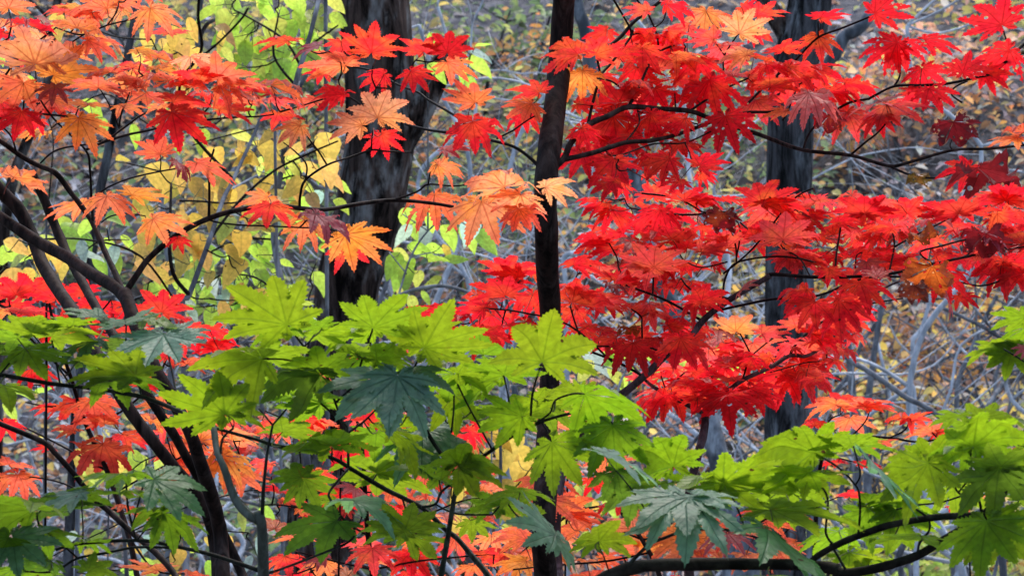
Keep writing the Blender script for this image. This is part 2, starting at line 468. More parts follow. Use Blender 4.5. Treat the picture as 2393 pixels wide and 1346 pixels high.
def ground_material():
    m, nt = new_mat("forest floor")
    tc = N(nt, "ShaderNodeTexCoord")
    n1 = N(nt, "ShaderNodeTexNoise"); n1.inputs['Scale'].default_value = 0.9; n1.inputs['Detail'].default_value = 6
    n2 = N(nt, "ShaderNodeTexNoise"); n2.inputs['Scale'].default_value = 9; n2.inputs['Detail'].default_value = 6; n2.inputs['Roughness'].default_value = 0.7
    lk(nt, tc.outputs['Object'], n1.inputs['Vector']); lk(nt, tc.outputs['Object'], n2.inputs['Vector'])
    c = mix(nt, smooth(nt, n1.outputs[0], 0.35, 0.65), (0.022, 0.024, 0.030), (0.085, 0.086, 0.10))
    c = mix(nt, smooth(nt, n2.outputs[0], 0.45, 0.65), c, (0.17, 0.17, 0.19))
    pb = N(nt, "ShaderNodeBsdfPrincipled"); pb.inputs['Roughness'].default_value = 0.95
    lk(nt, c, pb.inputs['Base Color'])
    bp = N(nt, "ShaderNodeBump"); bp.inputs['Strength'].default_value = 0.8; bp.inputs['Distance'].default_value = 0.1
    lk(nt, n2.outputs[0], bp.inputs['Height']); lk(nt, bp.outputs[0], pb.inputs['Normal'])
    out = N(nt, "ShaderNodeOutputMaterial"); lk(nt, pb.outputs[0], out.inputs[0])
    return m
gv, gf = [], []
xs = [-60, -40, -28] + [-20 + i * 0.5 for i in range(81)] + [28, 40, 60]
ys = [-30, -15, -5, 0, 3, 6] + [8 + i * 0.5 for i in range(57)] + [40, 50, 62]
for y in ys:
    for x in xs:
        gv.append((x, y, hill_z(x, y)))
nx = len(xs)
for j in range(len(ys) - 1):
    for i in range(nx - 1):
        gf.append((j * nx + i, j * nx + i + 1, (j + 1) * nx + i + 1, (j + 1) * nx + i))
tag(mesh_obj("hillside_ground", gv, gf, ground_material()), kind="structure")

def leaf_quad(mb, p, size, rnd, col, flat=0.5, slim=0.55):
    """one small leaf: six points, folded along its midrib"""
    nrm = Vector((rnd.gauss(0, 1) * (1 - flat), rnd.gauss(0, 1) * (1 - flat), 0.35 + flat)).normalized()
    t = Vector((rnd.uniform(-1, 1), rnd.uniform(-1, 1), rnd.uniform(-0.7, 0.25)))
    t = (t - nrm * t.dot(nrm)).normalized()
    s = nrm.cross(t)
    L = size; W = size * slim * 0.5
    b = len(mb.v)
    mb.v += [p, p + t * L * .35 + s * W + nrm * W * .35, p + t * L * .7 + s * W * .8 + nrm * W * .25, p + t * L - nrm * L * .12,
             p + t * L * .7 - s * W * .8 + nrm * W * .25, p + t * L * .35 - s * W + nrm * W * .35]
    mb.f += [(b, b + 1, b + 2, b + 3), (b, b + 3, b + 4, b + 5)]
    mb.c += [col] * 6

def vary(c, rnd, a=0.25):
    k = rnd.uniform(1 - a, 1 + a)
    return tuple(max(0.004, min(0.98, ch * k * rnd.uniform(0.9, 1.1))) for ch in c)

# fallen leaves lying all over the slope
rnd = random.Random(5)
lit = MB()
LIT = [(0.42, 0.25, 0.15), (0.30, 0.21, 0.16), (0.44, 0.35, 0.26), (0.40, 0.37, 0.36), (0.50, 0.27, 0.12), (0.22, 0.19, 0.19), (0.13, 0.13, 0.15), (0.55, 0.50, 0.47), (0.40, 0.42, 0.47), (0.62, 0.65, 0.72), (0.30, 0.31, 0.35)]  # pale blue-white tone paints sky glints on shiny fallen leaves
WARM = [(0.50, 0.29, 0.14), (0.50, 0.36, 0.18), (0.50, 0.34, 0.26), (0.38, 0.23, 0.15), (0.48, 0.40, 0.22), (0.40, 0.38, 0.40)]
for i in range(40000):
    y = rnd.uniform(17.5, 33) if rnd.random() < 0.9 else rnd.uniform(9, 18)
    x = rnd.uniform(-0.31, 0.31) * y
    if mnoise.noise(Vector((x * 0.9, y * 0.7, 4.0))) + rnd.uniform(-.35, .35) < -0.02: continue
    col = vary(rnd.choice(WARM) if x > 0.6 and y > 20.5 and rnd.random() < .6 else rnd.choice(LIT), rnd)
    leaf_quad(lit, Vector((x, y, hill_z(x, y) + rnd.uniform(0.0, 0.05))), rnd.uniform(0.06, 0.12), rnd, col, 0.6)
tag(lit.build("leaf_litter", M_FAR), kind="stuff")

# ------------------------------------------------------------------ the maples in front
class Maple:
    """an Empty at the foot of the plant; stems, branches, twigs and single leaves are its parts"""
    def __init__(self, name, base, label, cat, bark, twigbark, petbark, depth, group=None, amp=0.10, seed=0, pet_r=2.0):
        self.root = empty(name, base)
        tag(self.root, label, cat, group)
        self.bark, self.twigbark, self.petbark = bark, twigbark, petbark
        self.depth, self.amp, self.ph = depth, amp, seed * 1.7
        self.rnd = random.Random(seed * 77 + 3)
        self.net = []            # (x, y) points of the branches, in pixels
        self.leaves = []
        self.pet_r = pet_r
        self.ntw = 0
    def D(self, x, y):
        return self.depth + self.amp * (math.sin(x / 163 + self.ph) + 0.8 * math.sin(y / 121 + self.ph * 2.1)) 
    def pt(self, x, y, off=0.0):
        return P(x, y, self.D(x, y) + off)
    def branch(self, pts, w0, w1, name="branch", mat=None, ground=None, sides=8, off=0.0, net=True, rough=0.12):
        """pts in pixels, widths in pixels at both ends; ground: a point on the forest floor the last end runs down to"""
        n = len(pts)
        W = [p[2] if len(p) > 2 else None for p in pts]
        p3 = [self.pt(p[0], p[1], off) for p in pts]
        rad = []
        for i, p in enumerate(pts):
            w = W[i] if W[i] is not None else w0 + (w1 - w0) * i / (n - 1)
            rad.append(0.5 * w * px(self.D(p[0], p[1])))
        if ground is not None:
            foot = Vector((p3[-1].x + (p3[-1].x - p3[-2].x) * 1.2, p3[-1].y, -0.05))
            last, rl = p3[-1], rad[-1]
            for t in (0.06, 0.16, 0.34, 0.64, 1.0):
                p3.append(last.lerp(foot, t)); rad.append(rl * (1 + 0.3 * t))
        mb = MB()
        mb.tube(p3, rad, sides=sides, n=5, rough=rough, fq=60 if rad[0] < 0.01 else 30, seed=self.ph)
        ob = mb.build(name, mat or (self.bark if max(w0, w1) > 11 else self.twigbark), self.root)
        if net:
            for i in range(n - 1):
                a_, b_ = pts[i], pts[i + 1]
                L = math.hypot(b_[0] - a_[0], b_[1] - a_[1])
                k = max(1, int(L / 12))
                for q in range(k + 1):
                    self.net.append((a_[0] + (b_[0] - a_[0]) * q / k, a_[1] + (b_[1] - a_[1]) * q / k))
        return ob
    def leaf(self, x, y, R, ang, sq, col, psi=0.0, side='u', off=None, var=None):
        r = self.rnd
        self.leaves.append((x, y, R, ang, sq, col, psi + r.uniform(-6, 6), side, r.uniform(-0.07, 0.05) if off is None else off, var))
    def many(self, rows):
        for t in rows:
            self.leaf(*t)
    def fill(self, poly, n, R, cols, seed, mind=34, sq=(0.35, 0.9), ang=None, off=(0.03, 0.25), top=0.10):
        rn = random.Random(seed)
        x0, x1 = min(p[0] for p in poly), max(p[0] for p in poly)
        y0, y1 = min(p[1] for p in poly), max(p[1] for p in poly)
        got = []
        for _ in range(n * 60):
            if len(got) >= n: break
            x, y = rn.uniform(x0, x1), rn.uniform(y0, y1)
            ins = False
            for i in range(len(poly)):
                (xa, ya), (xb, yb) = poly[i], poly[i - 1]
                if (ya > y) != (yb > y) and x < (xb - xa) * (y - ya) / (yb - ya) + xa:
                    ins = not ins
            if not ins: continue
            if any((x - g[0]) ** 2 + (y - g[1]) ** 2 < mind * mind for g in got): continue
            got.append((x, y))
            a_ = rn.uniform(0, 360) if ang is None else rn.uniform(*ang)
            side = 't' if rn.random() < top else 'u'
            self.leaf(x, y, rn.uniform(*R), a_, rn.uniform(*sq), rn.choice(cols), rn.uniform(-14, 14), side, rn.uniform(*off))
    def finish(self):
        r = self.rnd
        order = sorted(self.leaves, key=lambda l: min((l[0] - q[0]) ** 2 + (l[1] - q[1]) ** 2 for q in self.net))
        rootp = self.root.location
        allm = []
        for (x, y, R, ang, sq, col, psi, side, off, var) in order:
            # orientation
            fam_ = COL[col][2]
            sq = (sq * {'r': 0.80, 'h': 0.82, 'g': 0.92}.get(fam_, 1.0)) ** 1.3
            a_ = math.radians(ang - psi)
            ux, uy = math.cos(a_), math.sin(a_) / max(sq, 0.12)
            ln = min(math.hypot(ux, uy), 1.5)
            spin = math.atan2(uy, ux)
            th = math.acos(max(0.05, min(1, sq)))
            base = Matrix(((-1, 0, 0), (0, 0, 1), (0, 1, 0))) if side == 'u' else Matrix(((1, 0, 0), (0, 0, -1), (0, 1, 0)))
            view = Vector((0, -1, 0))
            M = Matrix.Rotation(spin - math.pi / 2, 3, view) @ base
            M = Matrix.Rotation(th if side == 'u' else -th, 3, 'X') @ M
            M = Matrix.Rotation(math.radians(psi), 3, view) @ M
            d = self.D(x, y) + off
            pos = P(x, y, d)
            c, al, fam = COL[col]
            s = R * ln * px(d) * ({'r': 0.92, 'h': 0.96}.get(fam, 1.0) if side == 'u' else {'r': 0.78}.get(fam, 0.95))
            meshes = LM[fam]
            me = meshes[r.randrange(len(meshes)) if var is None else var % len(meshes)]
            o = bpy.data.objects.new("leaf", me)
            scene.collection.objects.link(o)
            o.parent = self.root
            MW = Matrix.Translation(pos - rootp) @ M.to_4x4() @ Matrix.Diagonal((s, s, s, 1))
            o.matrix_local = MW
            o.color = (*[min(1, ch * r.uniform(0.9, 1.08)) for ch in c], al)
            # stalk towards the nearest branch, by way of a new twig when that is far
            q = min(self.net, key=lambda q: (x - q[0]) ** 2 + (0.75 if q[1] > y else 1.5) * (y - q[1]) ** 2)
            dist = math.hypot(x - q[0], y - q[1])
            if dist > 52:
                f = 1 - r.uniform(24, 40) / dist
                bx, by = q[0] + (x - q[0]) * f, q[1] + (y - q[1]) * f
                mx_, my_ = (q[0] + bx) / 2 + r.uniform(-.12, .12) * dist, (q[1] + by) / 2 + r.uniform(0.0, .14) * dist
                self.branch([(q[0], q[1]), (mx_, my_), (bx, by)], 4.4, 3.0, "twig", self.twigbark, sides=5, rough=0.08)
                self.ntw += 1
                q = (bx, by); dist = math.hypot(x - bx, y - by)
            if dist > 6:
                mi = (Matrix.Translation(rootp) @ MW).inverted()
                A = self.pt(q[0], q[1]); B = pos
                mid = (A + B) / 2 + Vector((r.uniform(-.1, .1), 0.0, r.uniform(-0.12, 0.02))) * (A - B).length
                mb = MB()
                rr = self.pet_r * 0.5 * px(d)
                mb.tube([A, mid, B], [rr * 1.25, rr, rr * 0.8], sides=5, n=4)
                mb.v = [mi @ p for p in mb.v]
                me2 = mb.build("petiole", self.petbark)
                me2.parent = o
        self.merge("leaf"); self.merge("twig")
        print(self.root.name, "leaves", len(self.leaves), "twigs", self.ntw)
    def merge(self, kind, most=100):
        """the parts past the hundred largest are joined into one part that nobody would count"""
        obs = [o for o in self.root.children if o.name.split(".")[0] == kind]
        if len(obs) <= most: return
        size = lambda o: max(o.dimensions) if kind == "twig" else o.matrix_basis.to_scale()[0]
        obs.sort(key=size, reverse=True)
        V, F, UV, LP, LC, MI, mats = [], [], [], [], [], [], []
        for o in obs[most:]:
            for q in [o] + list(o.children):
                M = o.matrix_basis if q is o else o.matrix_basis @ q.matrix_basis
                me = q.data; b = len(V)
                mat = me.materials[0]
                if mat not in mats: mats.append(mat)
                V += [tuple(M @ v.co) for v in me.vertices]
                F += [tuple(b + k for k in p.vertices) for p in me.polygons]
                MI += [mats.index(mat)] * len(me.polygons)
                isleaf = "leaf_place" in me.attributes
                off = [self.rnd.uniform(0, 90) for _ in range(3)]
                if isleaf:
                    LP += [c + off[k] for d in me.attributes["leaf_place"].data for k, c in enumerate(d.vector)]
                    UV += [list(l.uv) for l in me.uv_layers["lobe"].data]
                else:
                    LP += [0.0] * (3 * len(me.vertices)); UV += [[0, 0]] * len(me.loops)
                LC += [o.color[0], o.color[1], o.color[2], 1.0] * len(me.vertices)
        me = bpy.data.meshes.new(kind)
        me.from_pydata(V, [], F)
        me.polygons.foreach_set("use_smooth", [True] * len(F)); me.polygons.foreach_set("material_index", MI)
        for m in mats: me.materials.append(m)
        if kind == "leaf":
            me.attributes.new("leaf_place", 'FLOAT_VECTOR', 'POINT').data.foreach_set("vector", LP)
            me.attributes.new("leaf_colour", 'FLOAT_COLOR', 'POINT').data.foreach_set("color", LC)
            me.attributes.new("leaf_joined", 'FLOAT', 'POINT').data.foreach_set("value", [1.0] * len(V))
            me.uv_layers.new(name="lobe").data.foreach_set("uv", [c for u in UV for c in u])
        for o in obs[most:]:
            for q in list(o.children): bpy.data.objects.remove(q)
            bpy.data.objects.remove(o)
        ob = bpy.data.objects.new(kind, me); scene.collection.objects.link(ob)
        ob.parent = self.root; ob["kind"] = "stuff"; ob.color = (0.8, 0.02, 0.03, 0.2)

# ================================================================== orange maple on the left
A = Maple("orange_maple", (-0.32, 3.9, 0.0), "orange and red leaved maple with several leaning dark stems forking above the green leaves", "maple tree", M_STEM, M_TWIG, M_PET, 3.9, seed=1)
A.branch([(290, 685, 34), (312, 745, 34), (345, 830, 33), (392, 915, 32), (440, 1000, 30), (466, 1075, 32), (494, 1160, 34), (515, 1250, 34), (522, 1400, 36)], 34, 36, "stem", ground=(-0.72, 3.95, -0.05), sides=14)
A.branch([(-160, 440, 22), (-60, 475, 24), (0, 508, 26), (80, 560, 28), (150, 598, 28), (215, 640, 28), (270, 672, 30), (294, 700, 30)], 26, 30, "stem", sides=12)
A.branch([(-70, 370), (0, 445), (45, 492), (80, 562), (97, 612), (130, 668), (180, 742), (228, 830), (275, 912), (311, 970), (351, 1022), (395, 1077), (433, 1122), (475, 1180), (500, 1260), (510, 1400)], 34, 28, "stem", ground=(-0.75, 4.0, -0.05), off=0.1, sides=12)
A.branch([(70, 400), (97, 450), (114, 493), (137, 547), (160, 600), (187, 650), (225, 718), (285, 815), (338, 909), (371, 963), (405, 1013), (437, 1070), (468, 1125), (495, 1190), (522, 1247), (568, 1346), (585, 1420)], 24, 24, "stem", ground=(-0.70, 4.05, -0.05), off=0.2, sides=10)
A.branch([(-60, 965), (0, 990), (100, 1032), (130, 1060), (172, 1106), (215, 1160), (250, 1190), (318, 1252), (368, 1295), (411, 1346), (450, 1430)], 13, 17, "branch", M_STEM, ground=(-0.80, 4.1, -0.05), off=0.3)
A.branch([(288, 690), (318, 645), (352, 600), (420, 545), (490, 510), (560, 490), (640, 480), (700, 487), (760, 490), (850, 475), (920, 468), (1000, 474), (1062, 484), (1130, 497), (1165, 501), (1192, 492), (1230, 465), (1258, 450)], 16, 4)
A.branch([(286, 680), (268, 635), (245, 588), (217, 522), (190, 482), (165, 450), (130, 405), (85, 385), (45, 362), (0, 330), (-60, 300)], 15, 12)
for pts, w0, w1 in [
    ([(217, 517), (213, 450), (210, 395), (200, 351), (137, 290), (110, 258), (95, 235)], 7, 4),
    ([(200, 351), (247, 329), (301, 291), (334, 268), (395, 241), (420, 225)], 6, 3),
    ([(278, 298), (284, 264), (300, 225), (308, 192)], 5, 3.5),
    ([(278, 298), (255, 245), (232, 206)], 4, 3),
    ([(-40, 290), (0, 280), (55, 265), (110, 268), (175, 275), (232, 285)], 6.5, 5),
    ([(55, 266), (56, 235), (58, 209)], 5, 4), ([(175, 275), (182, 256)], 4, 3),
    ([(-20, 290), (0, 276), (50, 231), (88, 212), (120, 199)], 5, 4), ([(86, 212), (84, 180), (82, 152)], 4, 3),
    ([(200, 351), (247, 331), (300, 315), (334, 308), (401, 294), (480, 281), (560, 274), (600, 273), (640, 268)], 7, 3.5),
    ([(95, 381), (120, 358), (150, 346), (200, 338), (235, 330)], 5, 4),
    ([(215, 470), (237, 448), (267, 431), (311, 415), (374, 401), (418, 393), (445, 384)], 5, 3.5), ([(374, 401), (376, 380), (374, 361)], 3.5, 3),
    ([(-20, 270), (0, 291), (27, 321), (40, 365)], 4, 5),
    ([(488, 510), (489, 470), (489, 430), (487, 395), (500, 350)], 8, 5),
    ([(700, 487), (702, 455), (714, 421), (764, 386), (817, 368), (868, 351), (901, 354), (961, 356)], 7, 4),
    ([(764, 386), (745, 355), (724, 328), (707, 301)], 5, 3.5), ([(714, 421), (716, 385), (690, 355), (663, 334)], 5, 3),
    ([(868, 351), (869, 325), (872, 300)], 4, 3),
    ([(655, 262), (707, 247), (760, 231), (800, 222), (825, 233), (850, 250)], 4.5, 4), ([(802, 222), (795, 205), (791, 188)], 4, 3),
    ([(920, 468), (975, 448), (1001, 431), (1061, 435), (1115, 428)], 6, 3.5), ([(1001, 431), (1008, 398), (1035, 355)], 4.5, 3),
    ([(488, 514), (510, 520), (560, 526), (620, 528), (700, 532), (740, 533), (775, 537), (805, 549)], 5, 4), ([(700, 532), (712, 520), (726, 505)], 4.5, 4),
    ([(237, 520), (260, 505), (300, 500), (340, 505)], 4, 3), ([(243, 505), (260, 470), (275, 455)], 3.5, 3),
    ([(130, 65), (190, 82), (250, 60), (300, 48), (351, 35)], 4.5, 3.5), ([(252, 58), (272, 30), (278, 5)], 4, 3), ([(20, 90), (27, 50), (15, 10)], 5, 4), ([(20, 90), (-30, 120)], 5, 6),
    ([(170, 98), (200, 80), (240, 64)], 4, 4), ([(-20, 230), (40, 140), (130, 66)], 6, 4.5)]:
    A.branch(pts, w0, w1, "branch", sides=6)
A.many([
    (82, 150, 118, 100, .9, 'lo', 0, 'u', -.10), (124, 176, 122, 38, .85, 'yo', 0, 'u', -.05), (55, 194, 90, 235, .8, 'or', 0, 'u', -.02), (50, 262, 70, -110, .9, 'r'),
    (206, 95, 98, 0, .62, 'or'), (250, 22, 85, 150, .75, 'or'), (277, 5, 80, 10, .8, 'or'), (351, 20, 74, -50, .85, 'o'),
    (230, 206, 82, 70, .5, 'or', 0, 'u', -.08), (257, 170, 60, 130, .5, 'or'), (310, 160, 58, 60, .6, 'lr'), (368, 160, 60, 20, .5, 'yo'),
    (394, 190, 66, 100, .6, 'or'), (465, 187, 70, 110, .65, 'ro'), (508, 186, 92, 45, .9, 'or', 0, 'u', -.05), (515, 202, 95, -10, .45, 'or'),
    (405, 239, 95, 12, .6, 'ro', 0, 'u', -.06), (401, 262, 120, -40, .9, 'r', 0, 'u', -.10), (512, 257, 98, 0, .5, 'ro'), (207, 247, 66, 60, .4, 'o'),
    (184, 277, 86, -62, .92, 'yo', 0, 'u', -.06), (130, 200, 58, -95, .85, 'du', 0, 't', -.1), (-5, 235, 70, -100, .8, 'ro'),
    (374, 361, 64, 115, .95, 'or', 0, 'u', -.08), (461, 381, 98, -24, .55, 'or', -12), (32, 415, 84, 20, .62, 'o'), (384, 247, 62, 180, .5, 'o'),
    (284, 247, 60, -10, .4, 'o'), (20, 20, 80, 100, .8, 'o'), (60, 57, 66, 20, .4, 'r'), (180, 67, 66, 60, .8, 'o'), (320, 117, 66, -8, .35, 'yo'),
    (552, 240, 68, 20, .6, 'or'), (8, 75, 62, 200, .7, 'r'), (194, 475, 108, 190, .5, 'o', 6), (250, 458, 78, -60, .7, 'o'), (308, 457, 92, 15, .6, 'yo'),
    (358, 512, 96, -22, .8, 'o', 0, 'u', -.08), (415, 557, 36, -70, .8, 'r'), (410, 375, 80, -35, .3, 'mv', -30, 't'),
    (868, 124, 84, 78, .9, 'ro', 0, 'u', -.05), (990, 122, 60, 112, .85, 'ro'), (1045, 124, 74, 80, .95, 'dr', 0, 'u', .03), (1045, 145, 66, -35, .75, 'or'),
    (807, 154, 98, 152, .68, 'or'), (744, 107, 96, 190, .5, 'mv', 8, 't', -.05), (674, 97, 78, 168, .4, 'ro'), (797, 97, 46, -100, .85, 'ro'),
    (898, 174, 72, 195, .85, 'r'), (961, 167, 68, -38, .85, 'r'), (1110, 241, 84, 132, .88, 'or'), (1105, 284, 78, -92, .85, 'r'),
    (1038, 351, 96, 18, .6, 'r', 20, 't', -.04), (804, 221, 84, 160, .78, 'r'), (882, 276, 97, 68, .97, 'lo', 0, 'u', -.14), (846, 294, 92, 170, .92, 'lo', 0, 'u', -.11),
    (891, 313, 64, -68, .95, 'r', 0, 'u', .02), (702, 293, 72, 205, .9, 'lo', 0, 'u', -.09), (633, 200, 80, 25, .5, 'or'), (633, 234, 84, 5, .4, 'lr'),
    (650, 264, 60, -60, .7, 'ro'), (1023, 385, 72, -20, .75, 'o'), (1179, 438, 94, 128, .82, 'lo', 0, 'u', -.04), (1015, 455, 84, -88, .7, 'or'),
    (1125, 470, 116, -68, .97, 'o', 0, 'u', -.05), (807, 548, 116, -38, .92, 'yo', 0, 'u', -.12), (812, 572, 66, -76, .9, 'ro'), (738, 500, 114, -24, .42, 'mv', -20, 't', -.14),
    (710, 513, 70, -55, .75, 'o'), (627, 460, 80, 205, .75, 'o'), (632, 478, 75, -110, .7, 'ro'), (1275, 438, 90, 18, .85, 'lo', 0, 'u', -.06), (1217, 455, 78, -120, .8, 'lo'),
    (1212, 488, 60, -60, .8, 'or'), (740, 240, 60, 160, .6, 'or'), (590, 215, 70, 100, .6, 'ro'), (450, 250, 70, 150, .5, 'or'), (340, 200, 65, 170, .5, 'o'), (100, 100, 80, 150, .8, 'lo', 0, 'u', .1),
    (160, 130, 80, 60, .6, 'o', 0, 'u', .12), (290, 190, 60, 20, .5, 'or'), (435, 200, 60, 60, .6, 'or'), (470, 225, 70, 20, .5, 'r'), (560, 200, 70, 60, .5, 'or'), (90, 280, 66, 200, .7, 'r'), (120, 230, 70, -50, .7, 'or'),
    (760, 165, 60, 200, .6, 'r'), (215, 30, 60, 200, .6, 'or'), (150, 30, 60, 60, .6, 'lr', 0, 'u', .1), (90, 40, 56, -20, .4, 'pk', -15, 't')])
A.fill([(-50, -30), (390, -30), (420, 120), (690, 170), (700, 260), (560, 270), (450, 240), (300, 260), (100, 310), (-50, 340)], 20, (58, 80), ['or', 'o', 'or', 'lo', 'lr', 'yo'], 11, mind=60, sq=(.3, .75), off=(.06, .3))
A.finish()

# ================================================================== upper red maple on the brown stem
B = Maple("red_maple", (0.04, 4.5, 0.0), "scarlet leaved maple on a straight slim brown stem forking midway up", "maple tree", M_STEM, M_TWIG, M_PET, 4.45, seed=2, amp=0.08)
B.branch([(1330, -120, 48), (1318, 0, 52), (1309, 120, 54), (1300, 230, 54), (1288, 320, 54), (1278, 400, 55), (1275, 490, 54), (1278, 560, 56), (1280, 640, 52), (1285, 710, 50), (1288, 790, 48), (1284, 900, 46), (1276, 1050, 50), (1274, 1150, 54), (1271, 1250, 56), (1276, 1400, 56)], 54, 56, "stem", M_STEM, ground=(0.17, 4.5, -0.05), sides=20, rough=0.10)
for pts, w0, w1 in [
    ([(1270, 415), (1295, 392), (1319, 369), (1336, 332), (1377, 291), (1420, 272), (1467, 251), (1540, 255), (1615, 261), (1675, 284), (1768, 313), (1800, 325), (1877, 351), (1990, 364), (2077, 388), (2127, 379), (2228, 351), (2311, 348), (2392, 339), (2450, 330)], 17, 5),
    ([(1314, 374), (1384, 358), (1461, 334), (1521, 329), (1585, 314), (1668, 284), (1742, 264), (1800, 262), (1836, 255)], 13, 6),
    ([(1374, 291), (1387, 234), (1404, 177), (1427, 150), (1474, 87), (1478, 70)], 8, 5), ([(1397, 127), (1447, 90), (1484, 50), (1548, 0), (1590, -40)], 9, 8), ([(1404, 177), (1398, 150), (1394, 128)], 6, 6),
    ([(1474, 84), (1471, 64), (1434, 0), (1420, -30)], 5, 5), ([(1478, 82), (1520, 70), (1550, 48), (1558, 12)], 4.5, 3.5),
    ([(1467, 251), (1483, 225), (1501, 187), (1521, 144), (1544, 120), (1580, 105), (1605, 97)], 8, 4), ([(1540, 120), (1534, 80), (1514, 33), (1488, 0), (1480, -20)], 5, 4),
    ([(1615, 258), (1682, 214), (1748, 184)], 6, 4.5), ([(1689, 208), (1691, 170), (1693, 130), (1725, 80)], 5, 3.5), ([(1693, 130), (1672, 100)], 3.5, 3),
    ([(1481, 232), (1455, 210), (1427, 190), (1381, 180), (1367, 164)], 5, 4), ([(1491, 261), (1568, 274), (1631, 291)], 4.5, 3.5), ([(1490, 258), (1493, 290), (1463, 331)], 4.5, 4),
    ([(1414, 352), (1444, 364), (1527, 337), (1601, 334), (1668, 304)], 4, 4), ([(1601, 336), (1612, 358)], 4, 3),
    ([(1278, 412), (1262, 395), (1245, 375), (1200, 343), (1135, 324), (1101, 304), (1068, 274), (1001, 234), (978, 217), (934, 200), (891, 177), (861, 164), (814, 155)], 9, 4),
    ([(1135, 324), (1068, 313), (1001, 304), (948, 291)], 7, 6), ([(1000, 232), (998, 180), (990, 125)], 3.5, 3), ([(1200, 305), (1235, 280), (1275, 258)], 4, 4), ([(1240, 278), (1243, 245)], 3.5, 3), ([(1160, 325), (1200, 305)], 4.5, 4),
    ([(2030, 232), (2044, 224), (2091, 202), (2150, 200), (2208, 197), (2278, 182), (2325, 167), (2393, 104), (2450, 60)], 6, 8), ([(2030, 232), (1975, 245), (1900, 300), (1877, 349)], 6, 6),
    ([(2091, 200), (2104, 170), (2096, 104)], 5, 4), ([(2104, 150), (2130, 100), (2160, 90)], 4, 3), ([(2261, 190), (2231, 205), (2224, 222), (2248, 240)], 4, 5), ([(2355, 135), (2358, 117), (2341, 62)], 5, 3.5),
    ([(1750, 240), (1800, 190), (1853, 147), (1910, 90), (1967, 67), (2040, 37)], 6, 5), ([(1912, 88), (1912, 50)], 4, 3),
    ([(1990, 361), (2020, 335), (2054, 308), (2084, 271)], 5.5, 4), ([(2077, 388), (2131, 410), (2194, 415), (2268, 388)], 6, 4), ([(1829, 282), (1840, 262), (1862, 200), (1845, 160)], 5, 4),
    ([(2392, 339), (2380, 322)], 4, 4)]:
    B.branch(pts, w0, w1, "branch", sides=7)
